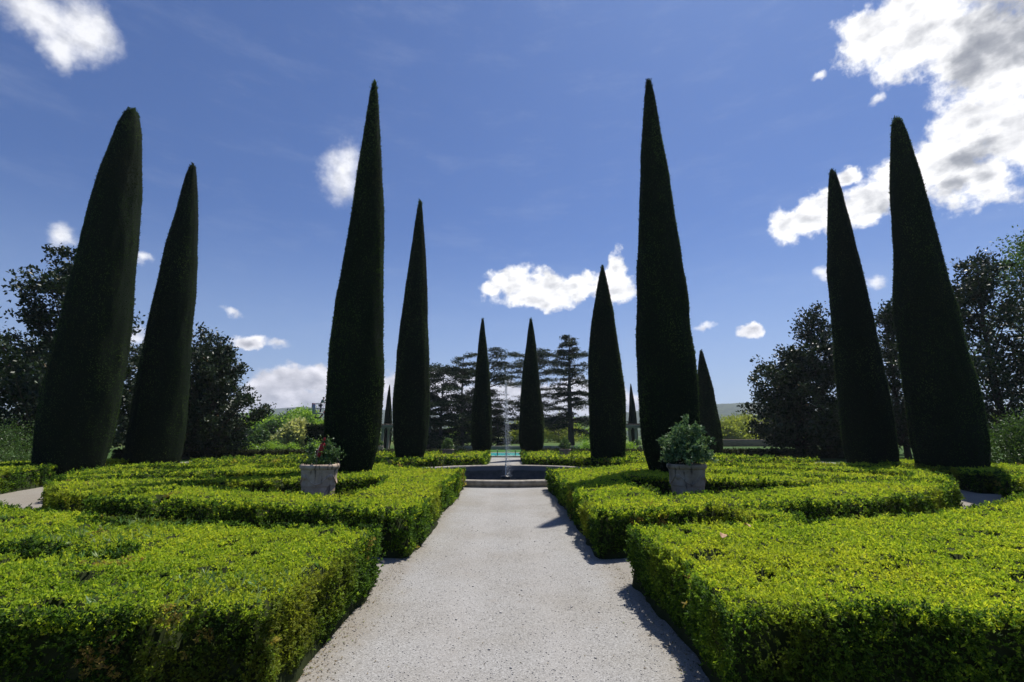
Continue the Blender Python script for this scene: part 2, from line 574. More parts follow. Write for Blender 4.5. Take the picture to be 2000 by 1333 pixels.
def tube(pts, rad, seg=8):
    """Tapered tube along a polyline, closed at both ends by collapsing rings."""
    P = np.array(pts, float)
    rr = np.full(len(P), rad, float) if np.isscalar(rad) else np.array(rad, float)
    T = np.gradient(P, axis=0)
    T = unit(T)
    ref = np.array([0, 0, 1.0]) if abs(T[0, 2]) < .9 else np.array([1.0, 0, 0])
    A = unit(np.cross(T, ref)); B = np.cross(T, A)
    P = np.concatenate([P[:1], P, P[-1:]]); A = np.concatenate([A[:1], A, A[-1:]]); B = np.concatenate([B[:1], B, B[-1:]])
    rr = np.concatenate([[1e-4], rr, [1e-4]])
    a = np.linspace(0, 2 * np.pi, seg, endpoint=False)
    V = (P[:, None] + rr[:, None, None] * (np.cos(a)[None, :, None] * A[:, None] + np.sin(a)[None, :, None] * B[:, None])).reshape(-1, 3)
    i, j = np.meshgrid(np.arange(len(P) - 1), np.arange(seg), indexing='ij')
    j2 = (j + 1) % seg
    Fq = np.stack([i * seg + j, i * seg + j2, (i + 1) * seg + j2, (i + 1) * seg + j], -1).reshape(-1, 4)
    return V, Fq


def box(x0, x1, y0, y1, z0, z1, bev=.01):
    """A bevelled box as quads + corner fans (through bmesh-free chamfer: an inset double shell)."""
    import bmesh
    bm = bmesh.new()
    bmesh.ops.create_cube(bm, size=1)
    for v in bm.verts:
        v.co = Vector(((x0 + x1) / 2 + v.co.x * (x1 - x0), (y0 + y1) / 2 + v.co.y * (y1 - y0), (z0 + z1) / 2 + v.co.z * (z1 - z0)))
    if bev:
        bmesh.ops.bevel(bm, geom=list(bm.edges), offset=bev, segments=1, affect='EDGES')
    bmesh.ops.triangulate(bm, faces=list(bm.faces))
    bm.verts.index_update()
    V = np.array([v.co[:] for v in bm.verts])
    T = np.array([[v.index for v in f.verts] for f in bm.faces])
    bm.free()
    return V, np.concatenate([T, T[:, 2:3]], 1)


def tri_quads(Fq):
    """mesh() wants one arity: degenerate quads back to triangles where the last two corners agree."""
    return Fq


def join(parts):
    Vs, Fs, n = [], [], 0
    for V, Fq in parts:
        Vs.append(V); Fs.append(Fq + n); n += len(V)
    return np.concatenate(Vs), np.concatenate(Fs)


def part(name, parts, mat, parent=None, smooth=True):
    """Joined shapes as one mesh; degenerate quads (from boxes) become triangles."""
    V, Fq = join(parts)
    deg = Fq[:, 2] == Fq[:, 3]
    if deg.all():
        return mesh(name, V, Fq[:, :3], mat, parent, smooth=False)
    if deg.any():
        q = Fq[~deg]
        t3 = Fq[deg][:, :3]
        Fq = np.concatenate([np.concatenate([t3], 0), q[:, [0, 1, 2]], q[:, [0, 2, 3]]])
        return mesh(name, V, Fq, mat, parent, smooth=False)
    return mesh(name, V, Fq, mat, parent, smooth=smooth)


def sprigs(P, D, length, width, nleaf, spread=.8, stem=1.0, r=rng, flat=.2):
    """Leaves (one bent diamond each) along small sprigs: P start points, D sprig directions."""
    n = len(P)
    L = np.broadcast_to(np.asarray(length, float), (n,))
    W = np.broadcast_to(np.asarray(width, float), (n,))
    t = r.random((n, nleaf, 1)) * stem
    rd = unit(r.normal(size=(n, nleaf, 3)))
    d = unit(D[:, None] * (1 - spread * .45) + rd * spread)
    base = P[:, None] + D[:, None] * t * L[:, None, None] * 1.5
    side = unit(np.cross(d, unit(r.normal(size=(n, nleaf, 3)) + np.array([0, 0, flat]))))
    k = .75 + .5 * r.random((n, nleaf, 1))
    l = L[:, None, None] * k
    w = W[:, None, None] * k
    nrm = np.cross(d, side)
    mid = base + d * l * .5 + nrm * l * .08
    V = np.stack([base, mid + side * w, base + d * l, mid - side * w], 2).reshape(-1, 3)
    Fq = np.arange(len(V)).reshape(-1, 4)
    return V, Fq


# ------------------------------------------------------------------ ground sheets
def sheet_with_hole(name, cx, cy, r0, rect, z, mat, rings=1):
    x0, x1, y0, y1 = rect
    ang = set(np.linspace(-np.pi, np.pi, 160, endpoint=False))
    for c in ((x0, y0), (x1, y0), (x0, y1), (x1, y1)):
        ang.add(math.atan2(c[1] - cy, c[0] - cx))
    ang = np.array(sorted(ang))
    c, s = np.cos(ang), np.sin(ang)
    with np.errstate(divide='ignore'):
        tx = np.where(c > 0, (x1 - cx) / c, (x0 - cx) / c)
        ty = np.where(s > 0, (y1 - cy) / s, (y0 - cy) / s)
    tr = np.minimum(np.where(np.abs(c) < 1e-9, 1e9, tx), np.where(np.abs(s) < 1e-9, 1e9, ty))
    n = len(ang)
    rows = [np.stack([cx + c * r0, cy + s * r0, np.full(n, z)], -1)]
    for k in range(1, rings + 1):
        rr = r0 + (tr - r0) * (k / rings) ** 3 if rings > 1 else tr
        rows.append(np.stack([cx + c * rr, cy + s * rr, np.full(n, z)], -1))
    V = np.concatenate(rows)
    i, j = np.meshgrid(np.arange(rings), np.arange(n), indexing='ij')
    j2 = (j + 1) % n
    Fq = np.stack([i * n + j, (i + 1) * n + j, (i + 1) * n + j2, i * n + j2], -1).reshape(-1, 4)
    return tag(mesh(name, V, Fq, mat), kind='structure')


sheet_with_hole('ground', 0, FC, 4.05, (-7000, 7000, -7000, 7000), 0, M['ground'], 6)
sheet_with_hole('gravel_path', 0, FC, 4.0, (-19.5, 19.5, -9, 37), .004, M['gravel'])


def pebbles():
    n = 30000
    y = 2.6 + 9.5 * rng.random(n) ** 1.7
    x = (rng.random(n) * 2 - 1) * 1.75
    s = .002 + .0055 * rng.random(n) ** 4
    e = (rng.random(n) < .0025)
    s = np.where(e, .008 + .006 * rng.random(n), s)
    o = np.array([[1, 0, 0], [0, 1, 0], [-1, 0, 0], [0, -1, 0], [0, 0, 1], [0, 0, -1]], float)
    f = np.array([[0, 1, 4], [1, 2, 4], [2, 3, 4], [3, 0, 4], [1, 0, 5], [2, 1, 5], [3, 2, 5], [0, 3, 5]])
    k = o[None] * (s[:, None, None] * (np.array([1, 1, .45]) * (.7 + .7 * rng.random((n, 6, 3)))))
    a = rng.random(n) * 6.28
    ca, sa = np.cos(a)[:, None], np.sin(a)[:, None]
    X = k[..., 0] * ca - k[..., 1] * sa + x[:, None]
    Y = k[..., 0] * sa + k[..., 1] * ca + y[:, None]
    Z = k[..., 2] + .004 + s[:, None] * .35
    V = np.stack([X, Y, Z], -1).reshape(-1, 3)
    Fq = (f[None] + 6 * np.arange(n)[:, None, None]).reshape(-1, 3)
    tag(mesh('loose_gravel', V, Fq, M['pebble']), 'loose pale stones lying on the gravel walk', 'gravel', kind='stuff')


pebbles()


def litter():
    r = np.random.default_rng(55)
    n = 2600
    y = 2.8 + 11 * r.random(n) ** 1.4
    sd_ = np.where(r.random(n) < .6, -1, 1)
    x = sd_ * (1.42 - np.abs(r.normal(size=n)) * .13)
    k = r.random(n) < .06
    x = np.where(k, (r.random(n) * 2 - 1) * 1.2, x)
    P = np.stack([x, y, np.full(n, .010)], -1)
    Dv = unit(np.stack([r.normal(size=n), r.normal(size=n), .12 * np.abs(r.normal(size=n))], -1))
    V, Fq = sprigs(P, Dv, .012 + .014 * r.random(n), .0045, 1, .05, .1, r, 3.0)
    tag(mesh('fallen_leaves', V, Fq, M['litter'], tint=r.random(n)), 'tiny fallen hedge leaves scattered along the walk', 'leaves', kind='stuff')


M['litter'] = leaf_mat('litter', [(0, (.05, .04, .02)), (.5, (.14, .10, .05)), (.8, (.22, .17, .08)), (1, (.10, .17, .03))], .1, .7, .2)
litter()


# ------------------------------------------------------------------ clipped hedges from a plan
def poly_sdf(x, y, pts):
    """Signed distance to a polygon, positive inside."""
    P = np.array(pts, float)
    d = np.full(x.shape, 1e9)
    s = np.ones(x.shape)
    n = len(P)
    for i in range(n):
        a, b = P[i], P[i - 1]
        ex, ey = b[0] - a[0], b[1] - a[1]
        wx, wy = x - a[0], y - a[1]
        h = np.clip((wx * ex + wy * ey) / (ex * ex + ey * ey + 1e-12), 0, 1)
        d = np.minimum(d, (wx - ex * h) ** 2 + (wy - ey * h) ** 2)
        c1, c2, c3 = y >= a[1], y < b[1], ex * wy > ey * wx
        flip = (c1 & c2 & c3) | (~c1 & ~c2 & ~c3)
        s = np.where(flip, -s, s)
    return np.sqrt(d) * -s


def seg_sdf(x, y, p, q, w):
    """Positive inside a slot of half width w from p to q."""
    ex, ey = q[0] - p[0], q[1] - p[1]
    h = np.clip(((x - p[0]) * ex + (y - p[1]) * ey) / (ex * ex + ey * ey), 0, 1)
    return w - np.hypot(x - p[0] - ex * h, y - p[1] - ey * h)


def arc(r, f0, f1, n=8):
    return [(r * math.sin(R(f)), r * math.cos(R(f))) for f in np.linspace(f0, f1, n)]


POT_SLOT = arc(11.4, 14.0, 41) + [(6.5, 8.45), (5.0, 8.0), (3.9, 7.65), (2.9, 7.3), (2.65, 9.2)]


def quarter_plan(sx, sy, flavour):
    def d(x, y):
        a, b = x * sx, (y - FC) * sy
        r = np.hypot(a, b)
        w = .05 + .22 * (fbm(x * .9, y * .9, seed=3 + flavour) - .5) + .16 * (fbm(x * .3, y * .3, seed=9 + flavour) - .5)
        ph = np.clip((np.degrees(np.arctan2(a, b)) - 17) / 15, 0, 1)
        e = np.minimum.reduce([12.78 + .34 * np.clip((11.5 - np.degrees(np.arctan2(a, b))) / 5, 0, 1) * (sy < 0) + .45 * ph * ph * (3 - 2 * ph) - r, a - (1.3 if sy < 0 else 1.08), b - 1.35, r - 4.75])
        # round the corner that faces the basin
        cut = (5.4 + .5 * (flavour % 2)) * .0 + (a + b) * .7071 - 4.15
        e = np.minimum(e, cut)
        sl = [poly_sdf(a, b, POT_SLOT)]
        if flavour % 2 == 0:
            sl += [poly_sdf(a, b, [(5.5, 5.1), (9.4, 5.7), (11.5, 8.2), (11.1, 8.8), (9.2, 7.75), (5.9, 7.0)]),
                   poly_sdf(a, b, [(9.1, 1.95), (12.3, 2.1), (12.1, 4.3), (9.5, 4.1)]),
                   poly_sdf(a, b, [(5.5, 2.05), (8.2, 2.0), (8.0, 4.0), (6.3, 3.9)]),
                   seg_sdf(a, b, (7.42, 11.4), (6.55, 10.2), .34), seg_sdf(a, b, (9.6, 5.1), (11.9, 6.3), .3)]
        else:
            sl += [poly_sdf(a, b, [(7.4, 3.9), (8.7, 3.5), (11.2, 5.9), (10.4, 7.2)]), seg_sdf(a, b, (7.6, 7.3), (10.5, 9.1), .42),
                   poly_sdf(a, b, [(5.3, 1.95), (8.8, 2.1), (8.0, 3.1), (5.8, 3.2)]), seg_sdf(a, b, (5.6, 5.6), (7.0, 6.6), .4),
                   seg_sdf(a, b, (9.8, 2.3), (12.2, 3.2), .4)]
        e = e + w
        for s in sl:
            e = np.minimum(e, -s + .3 * w)
        return e
    return d


def hedge(name, plan, rect, h, cell, sizes, mat, label, group=None, seed=1, dens=1.0, pits=1.0, hvar=.035, tint_shift=0.0, micro=.05):
    """One planted hedge: a twiggy core raised from its plan, covered with leafy sprigs. The plan gives the distance to the
    edge (positive inside); leaves get smaller and closer towards the walk where people pass (sizes: near, far leaf length)."""
    r = np.random.default_rng(seed)
    x0, x1, y0, y1 = rect
    nx, ny = int((x1 - x0) / cell) + 2, int((y1 - y0) / cell) + 2
    gx, gy = np.meshgrid(x0 + cell * np.arange(nx), y0 + cell * np.arange(ny), indexing='ij')
    sd_ = plan(gx, gy)

    def top(x, y):
        z = h + hvar * 2 * (fbm(x * .8, y * .8, seed=seed + 20) - .5) + micro * (fbm(x * 4.5, y * 4.5, seed=seed + 30, oct=4) - .5)
        p = fbm(x * 3.6, y * 3.6, seed=seed + 50, oct=3)
        pit = np.clip((p - (.70 - .02 * pits)) / .06, 0, 1) * pits
        return z - .16 * pit, pit

    zt, _ = top(gx, gy)
    prof = np.clip((sd_ - .015) / (cell * 1.3), 0, 1)
    prof = prof * prof * (3 - 2 * prof)
    gz = np.where(sd_ > 0, (zt - .035) * prof, -.05)
    idx = np.arange(nx * ny).reshape(nx, ny)
    Fq = np.stack([idx[:-1, :-1], idx[1:, :-1], idx[1:, 1:], idx[:-1, 1:]], -1).reshape(-1, 4)
    keep = (gz.ravel()[Fq] > 0).any(1)
    Fq = Fq[keep]
    used = np.unique(Fq)
    re = np.full(nx * ny, -1); re[used] = np.arange(len(used))
    CV = np.stack([gx.ravel(), gy.ravel(), gz.ravel()], -1)[used]
    CF = re[Fq]

    # leaf positions
    area = (x1 - x0) * (y1 - y0)
    s_near, s_far = sizes

    def size_at(x, y):
        D = np.hypot(x, y)
        return s_near + (s_far - s_near) * np.clip((D - 3) / 14, 0, 1)

    per = 2.3 * dens                       # cover per unit area
    n_leaf = 7
    smin = s_near
    n_try = int(area * per / (smin ** 2 * 2.1))
    px, py = x0 + (x1 - x0) * r.random(n_try), y0 + (y1 - y0) * r.random(n_try)
    s = size_at(px, py)
    ok = r.random(n_try) < (smin / s) ** 2
    px, py, s = px[ok], py[ok], s[ok]
    dd = plan(px, py)
    m = dd > .01
    tx, ty, ts, td = px[m], py[m], s[m], dd[m]
    tz, pit = top(tx, ty)
    k = r.random(len(tx)) > pit * .8
    tx, ty, ts, tz, td = tx[k], ty[k], ts[k], tz[k], td[k]
    edge = np.clip(1 - td / .10, 0, 1)
    TP = np.stack([tx, ty, tz - .05 * edge ** 2 - ts * 1.75 - .02 * r.random(len(tx))], -1)
    eps = .02

    def grad(x, y):
        gx_ = plan(x + eps, y) - plan(x - eps, y)
        gy_ = plan(x, y + eps) - plan(x, y - eps)
        return -unit(np.stack([gx_, gy_, np.zeros_like(gx_)], -1))
    TD = np.tile(np.array([0, 0, 1.0]), (len(TP), 1)) + .35 * r.normal(size=(len(TP), 3))
    gi = edge > 0
    if gi.any():
        TD[gi] += grad(tx[gi], ty[gi]) * edge[gi][:, None] * .9
    # sides: points near the edge slid onto it, at any height
    band = .05
    mult = h / (2 * band)
    n2 = int(n_try * min(mult, 12))
    qx, qy = x0 + (x1 - x0) * r.random(n2), y0 + (y1 - y0) * r.random(n2)
    qs = size_at(qx, qy)
    ok = r.random(n2) < (smin / qs) ** 2 * (mult / min(mult, 12))
    qx, qy, qs = qx[ok], qy[ok], qs[ok]
    qd = plan(qx, qy)
    m = np.abs(qd) < band
    qx, qy, qs, qd = qx[m], qy[m], qs[m], qd[m]
    if len(qx):
        g = grad(qx, qy)
        qz = r.random(len(qx)) * (h - .02) + .02
        lump = .11 * (fbm(qx * 3.2, qy * 3.2, qz * 3.2, seed=seed + 70) - .5) * 2
        bare = fbm(qx * 5, qy * 5, qz * 5, seed=seed + 80, oct=3)
        tuck = -.05 * np.clip((.12 - qz) / .12, 0, 1)
        k = r.random(len(qx)) > np.clip((bare - .55) / .12, 0, .72)
        qx, qy, qs, qd, g, qz, lump, tuck = [v[k] for v in (qx, qy, qs, qd, g, qz, lump, tuck)]
        SP = np.stack([qx, qy, qz], -1) + g * (qd + lump + tuck - qs * .9)[:, None]
        SD = g * .8 + np.array([0, 0, .45]) + .4 * r.normal(size=(len(SP), 3))
        P = np.concatenate([TP, SP]); Dv = np.concatenate([TD, SD]); S = np.concatenate([ts, qs])
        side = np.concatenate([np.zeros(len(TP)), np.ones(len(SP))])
    else:
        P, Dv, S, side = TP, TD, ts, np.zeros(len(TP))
    # some shoots stand proud of the last clipping
    proud = r.random(len(P)) < .07
    P = P + unit(Dv) * (proud * (.01 + .035 * r.random(len(P))))[:, None]
    LV, LF = sprigs(P, unit(Dv), S * (1 + .35 * proud), S * .27, n_leaf, .86, .75, r, .9)
    tone = .36 + .30 * r.random(len(P)) + .5 * (fbm(P[:, 0] * 1.3, P[:, 1] * 1.3, P[:, 2] * 1.3, seed=seed + 90, oct=4) - .5) + .10 + tint_shift - .44 * side  # side leaves toned darker, painting in the shade of the hedge faces
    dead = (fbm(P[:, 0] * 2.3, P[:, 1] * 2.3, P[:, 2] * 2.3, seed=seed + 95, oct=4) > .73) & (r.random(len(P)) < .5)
    ti = np.minimum(np.repeat(tone, n_leaf) + .09 * r.normal(size=len(LF)), .92)
    ti = np.where(np.repeat(dead, n_leaf), .97 + .03 * r.random(len(LF)), ti)
    V = np.concatenate([CV, LV]); Fa = np.concatenate([CF, LF + len(CV)])
    mats = np.concatenate([np.zeros(len(CF), int), np.ones(len(LF), int)])
    sm = np.concatenate([np.ones(len(CF), bool), np.zeros(len(LF), bool)])
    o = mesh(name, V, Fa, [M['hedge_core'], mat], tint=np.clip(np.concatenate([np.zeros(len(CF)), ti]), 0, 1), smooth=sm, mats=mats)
    tag(o, label, 'hedge', group)
    print(label[:40], len(LF))
    return o


def bed_soil(sx, sy):
    f = np.linspace(R(6.2), R(83.6), 40)
    inner = np.stack([5.3 * np.sin(f), 5.3 * np.cos(f)], -1)
    outer = np.stack([13.0 * np.sin(f), 13.0 * np.cos(f)], -1)
    for q in (inner, outer):
        q[:, 0] = np.maximum(q[:, 0], 1.45); q[:, 1] = np.maximum(q[:, 1], 1.5)
    P = np.concatenate([inner, outer])
    V = np.stack([P[:, 0] * sx, FC + P[:, 1] * sy, np.full(80, .009)], -1)
    i = np.arange(39)
    Fq = np.stack([i, i + 1, i + 41, i + 40], -1)
    tag(mesh('bed_soil', V, Fq, M['soil']), kind='structure')


for sx in (-1, 1):
    for sy in (-1, 1):
        bed_soil(sx, sy)

HG = 'clipped box hedge beds of the round parterre'
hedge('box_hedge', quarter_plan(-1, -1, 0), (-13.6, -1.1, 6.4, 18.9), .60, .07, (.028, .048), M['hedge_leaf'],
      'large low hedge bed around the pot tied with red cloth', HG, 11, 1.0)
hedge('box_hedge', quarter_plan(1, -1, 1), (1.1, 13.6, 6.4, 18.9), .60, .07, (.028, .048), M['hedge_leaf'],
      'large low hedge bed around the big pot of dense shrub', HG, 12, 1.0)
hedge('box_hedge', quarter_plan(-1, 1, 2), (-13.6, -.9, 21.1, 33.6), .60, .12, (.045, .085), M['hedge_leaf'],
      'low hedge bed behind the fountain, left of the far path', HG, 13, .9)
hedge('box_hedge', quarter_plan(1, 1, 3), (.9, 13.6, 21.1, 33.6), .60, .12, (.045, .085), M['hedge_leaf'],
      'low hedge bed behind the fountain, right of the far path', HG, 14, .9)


def near_plan(sx):
    def d(x, y):
        a = x * sx
        b = FC - y
        r = np.hypot(a, b)
        w = .12 * (fbm(x * 1.1, y * 1.1, seed=33 + sx) - .5) + .10 * (fbm(x * 3, y * 3, seed=39 + sx, oct=2) - .5)
        e = np.minimum.reduce([r - 14.28 - .012 * (a * 1.0), a - 1.36 - .02 * (y - 3), y - 3.12 + .08 * (a - 2), 10.8 - a, 10.2 - y])
        if sx < 0:
            e = np.minimum(e, -seg_sdf(a, y, (3.5, 4.75), (7.6, 5.1), .17))
            e = np.minimum(e, -seg_sdf(a, y, (4.6, 6.25), (5.2, 6.45), .1))
        else:   # the shoot that has grown across the ring walk
            e = np.maximum(e, .33 - np.hypot((a - 3.45) * .8, (y - 6.75)))
        return e + w
    return d


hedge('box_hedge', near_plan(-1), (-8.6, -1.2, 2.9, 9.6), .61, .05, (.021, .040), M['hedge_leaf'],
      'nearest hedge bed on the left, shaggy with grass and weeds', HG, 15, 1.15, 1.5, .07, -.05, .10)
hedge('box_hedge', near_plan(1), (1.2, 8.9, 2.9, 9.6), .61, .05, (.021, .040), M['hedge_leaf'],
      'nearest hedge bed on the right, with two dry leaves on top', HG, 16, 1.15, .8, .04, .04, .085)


def sector_plan(sx, r0, r1, f0, f1):
    def d(x, y):
        a, b = x * sx, FC - y
        r = np.hypot(a, b)
        f = np.degrees(np.arctan2(a, b))
        w = .14 * (fbm(x * 1.0, y * 1.0, seed=43) - .5)
        return np.minimum.reduce([r - r0, r1 - r, (f - f0) * .26, (f1 - f) * .26]) + w
    return d


SG = 'hedges outside the ring walk'
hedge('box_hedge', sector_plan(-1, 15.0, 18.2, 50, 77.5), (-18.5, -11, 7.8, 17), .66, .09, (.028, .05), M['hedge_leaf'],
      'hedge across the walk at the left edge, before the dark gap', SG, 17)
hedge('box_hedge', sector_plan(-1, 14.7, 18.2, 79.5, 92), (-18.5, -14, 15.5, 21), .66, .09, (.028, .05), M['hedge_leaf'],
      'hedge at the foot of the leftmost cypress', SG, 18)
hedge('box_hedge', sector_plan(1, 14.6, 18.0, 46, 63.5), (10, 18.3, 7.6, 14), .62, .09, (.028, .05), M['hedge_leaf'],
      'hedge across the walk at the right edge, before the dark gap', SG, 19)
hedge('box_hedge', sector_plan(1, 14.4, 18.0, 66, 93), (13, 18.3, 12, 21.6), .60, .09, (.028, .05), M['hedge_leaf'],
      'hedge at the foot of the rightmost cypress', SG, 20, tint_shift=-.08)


def bar_plan(x0, x1, y0, y1):
    def d(x, y):
        return np.minimum.reduce([x - x0, x1 - x, y - y0, y1 - y]) + .08 * (fbm(x, y, seed=77) - .5)
    return d


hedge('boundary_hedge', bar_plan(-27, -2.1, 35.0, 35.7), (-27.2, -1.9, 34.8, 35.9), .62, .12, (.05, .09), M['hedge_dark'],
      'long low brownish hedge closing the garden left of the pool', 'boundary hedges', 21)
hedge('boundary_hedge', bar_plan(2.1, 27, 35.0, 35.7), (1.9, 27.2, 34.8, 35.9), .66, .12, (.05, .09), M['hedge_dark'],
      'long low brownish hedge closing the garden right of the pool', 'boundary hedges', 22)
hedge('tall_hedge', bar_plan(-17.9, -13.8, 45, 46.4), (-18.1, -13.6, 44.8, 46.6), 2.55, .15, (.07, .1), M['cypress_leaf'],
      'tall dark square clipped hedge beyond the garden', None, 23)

def weeds():
    r = np.random.default_rng(77)
    n = 30000
    x, y = -7.6 + 6.3 * r.random(n), 3.1 + 3.4 * r.random(n)
    m = (fbm(x * 1.6, y * 1.6, seed=301, oct=3) > .56) & (near_plan(-1)(x, y) > .04)
    x, y = x[m][:700], y[m][:700]
    n = len(x)
    P = np.stack([x, y, np.full(n, .585)], -1)
    Dv = unit(np.array([0, 0, 1.0]) + .55 * r.normal(size=(n, 3)))
    L = .035 + .06 * r.random(n) ** 2
    V, Fq = sprigs(P, Dv, L, .0035 + .003 * r.random(n), 3, .5, .3, r)
    tag(mesh('weeds', V, Fq, M['weed_leaf'], tint=np.repeat(r.random(n), 3)), 'thin weeds and grass blades sprouting through the nearest left hedge', 'weeds', kind='stuff')


M['weed_leaf'] = leaf_mat('weed_leaf', [(0, (.06, .15, .04)), (.6, (.14, .27, .06)), (1, (.32, .40, .14))], .35, .5, .4)
weeds()

# ------------------------------------------------------------------ cypresses
PROF_A = [(.015, .70), (.05, .79), (.09, .92), (.15, .99), (.22, 1), (.30, .98), (.42, .89), (.58, .72), (.78, .46), (.9, .27), (.96, .17), (.985, .105), (.995, .075), (1, .03)]
PROF_B = [(.015, .88), (.05, .95), (.11, 1), (.24, .95), (.435, .80), (.65, .64), (.78, .49), (.9, .31), (.955, .21), (.985, .13), (1, .03)]
PROF_C = [(.015, .8), (.06, .88), (.15, .98), (.26, 1), (.4, .98), (.55, .86), (.75, .58), (.9, .28), (.96, .14), (1, .012)]
PROF_D = [(.015, .86), (.05, .93), (.11, .99), (.2, 1), (.39, .93), (.61, .81), (.77, .66), (.82, .59), (.935, .37), (.97, .26), (.99, .17), (1, .05)]
PROF_E = [(.015, .84), (.05, .93), (.11, 1), (.24, .97), (.435, .82), (.65, .64), (.78, .50), (.9, .33), (.955, .24), (.985, .16), (1, .05)]


def cypress(base, height, rad, prof, seed, label, lean=(0, 0), tufts=22000, group='clipped cypresses of the parterre', tl=.045, notch=False):
    r = np.random.default_rng(seed)
    root = empty('cypress_tree', base, label, 'tree', group)
    nz, ns = 150, 84
    tt = np.concatenate([np.linspace(.012, .9, nz - 30), np.linspace(.9, 1, 31)[1:]])
    pr = np.interp(tt, [p[0] for p in prof], [p[1] for p in prof]) * (1 + .09 * (fbm(tt * 5 + seed * 3.7, tt * 0, seed=seed + 2, oct=2) - .5))
    a = np.linspace(0, 2 * np.pi, ns, endpoint=False)
    T, A = np.meshgrid(tt, a, indexing='ij')
    PR = np.repeat(pr[:, None], ns, 1) * rad
    Z = T * height
    cx_, cy_ = np.cos(A), np.sin(A)
    # shallow ridges and hollows left by the shears, longer than wide
    bul = (fbm(cx_ * 1.6 + seed, cy_ * 1.6, Z * .35, seed=seed, oct=3) - .5) * .16 + (fbm(cx_ * 5 + seed, cy_ * 5, Z * .9, seed=seed + 5, oct=3) - .5) * .06
    RR = np.maximum(PR * (1 + bul * 1.15) + .04 * (fbm(cx_ * 3, cy_ * 3, Z * 1.3, seed=seed + 8) - .5) * np.minimum(1, PR * 3), .004)
    swx = .10 * (fbm(tt * 3 + seed, tt * 0, seed=seed) - .5) * 2 * np.sin(np.pi * tt)
    X = RR * cx_ + (lean[0] * tt ** 1.3 + swx)[:, None]
    Y = RR * cy_ + (lean[1] * tt ** 1.3)[:, None]
    V = np.stack([X, Y, Z], -1)
    idx = np.arange(nz * ns).reshape(nz, ns)
    j2 = np.roll(idx, -1, 1)
    Fq = np.stack([idx[:-1], j2[:-1], j2[1:], idx[1:]], -1).reshape(-1, 4)
    Vf = V.reshape(-1, 3)
    # close the underside
    c0 = len(Vf)
    Vf = np.concatenate([Vf, [[0, 0, tt[0] * height + .05]]])
    under = np.stack([idx[0], np.full(ns, c0), np.full(ns, c0), j2[0]], -1)
    # tufts over the clipped face
    q = Vf[Fq]
    ar = np.linalg.norm(np.cross(q[:, 2] - q[:, 0], q[:, 3] - q[:, 1]), axis=1) * .5
    pick = r.choice(len(Fq), tufts, p=ar / ar.sum())
    u, v = r.random(tufts)[:, None], r.random(tufts)[:, None]
    qq = q[pick]
    P = (qq[:, 0] * (1 - u) + qq[:, 1] * u) * (1 - v) + (qq[:, 3] * (1 - u) + qq[:, 2] * u) * v
    N = unit(np.cross(qq[:, 1] - qq[:, 0], qq[:, 3] - qq[:, 0]))
    Dv = unit(N * .34 + np.array([0, 0, .9]) + .22 * r.normal(size=(tufts, 3)))
    L = tl * (.7 + .6 * r.random(tufts))
    tip = P[:, 2] > height * .975
    L = np.where(tip, L * 1.5, L)
    LV, LF = sprigs(P - N * tl * .35, Dv, L, L * .17, 2, .35, .5, r)
    tn = .35 * r.random(tufts) + 1.5 * (fbm(P[:, 0] * 1.8 + seed, P[:, 1] * 1.8, P[:, 2] * .45, seed=seed + 12, oct=4) - .5) + .38
    Vall = np.concatenate([Vf, LV])
    Fall = np.concatenate([Fq, LF + len(Vf)])
    mats = np.concatenate([np.zeros(len(Fq), int), np.ones(len(LF), int)])
    sm = np.concatenate([np.ones(len(Fq), bool), np.zeros(len(LF), bool)])
    ti = np.clip(np.concatenate([np.zeros(len(Fq)), np.repeat(tn, 2)]), 0, 1)
    mesh('crown', Vall, Fall, [M['cypress_core'], M['cypress_leaf']], root, tint=ti, smooth=sm, mats=mats)
    part('trunk', [tube([(0, 0, -.05), (0, 0, .4), (lean[0] * .2, lean[1] * .2, height * .3)], [.17, .14, .08], 10)], M['bark'], root)
    return root


cypress((-15.15, 17.9, 0), 14.45, 1.06, PROF_D, 1, 'leftmost cypress, broad and dark with a ragged blunt tip', (.15, 0), 34000)
cypress((-14.35, 20.8, 0), 13.75, 1.0, PROF_B, 2, 'second cypress from the left, before the dark round-headed tree', (.05, 0), 28000)
cypress((-4.57, 15.0, 0), 13.5, .785, PROF_A, 3, 'tall slender cypress behind the pot with the red cloth', (.05, 0), 34000)
cypress((-4.45, 23.6, 0), 13.45, .84, PROF_A, 4, 'cypress standing behind the left pot, before the left stone pergola', (.03, 0), 24000)
cypress((-1.60, 33.4, 0), 9.55, .69, PROF_A, 5, 'small cypress at the far end of the path, left of the water jet', (-.02, 0), 14000)
cypress((1.72, 33.4, 0), 9.55, .80, PROF_A, 6, 'small cypress at the far end of the path, right of the water jet', (.0, 0), 14000)
cypress((4.75, 23.4, 0), 9.95, .86, PROF_C, 7, 'shorter stout cypress just right of the tall cedar', (.05, 0), 22000)
cypress((4.93, 15.0, 0), 13.65, .88, PROF_A, 8, 'tallest slender cypress behind the pot of dense shrub', (-.02, 0), 34000)
cypress((12.8, 31.5, 0), 7.0, .78, PROF_A, 9, 'low cypress peeping out right of the tallest one', (-.1, 0), 12000)
cypress((14.68, 20.2, 0), 13.35, .93, PROF_B, 10, 'second cypress from the right, before the spreading dark tree', (-.02, 0), 28000)
cypress((15.15, 17.1, 0), 13.75, 1.03, PROF_E, 21, 'rightmost cypress, broad and dark against the white cloud', (.05, 0), 34000)
cypress((-14.1, 60, 0), 7.6, .52, PROF_A, 22, 'tiny far cypress above the left stone pergola', (0, 0), 5000)
cypress((15.25, 60, 0), 7.75, .55, PROF_A, 23, 'tiny far cypress above the right stone pergola', (0, 0), 5000)


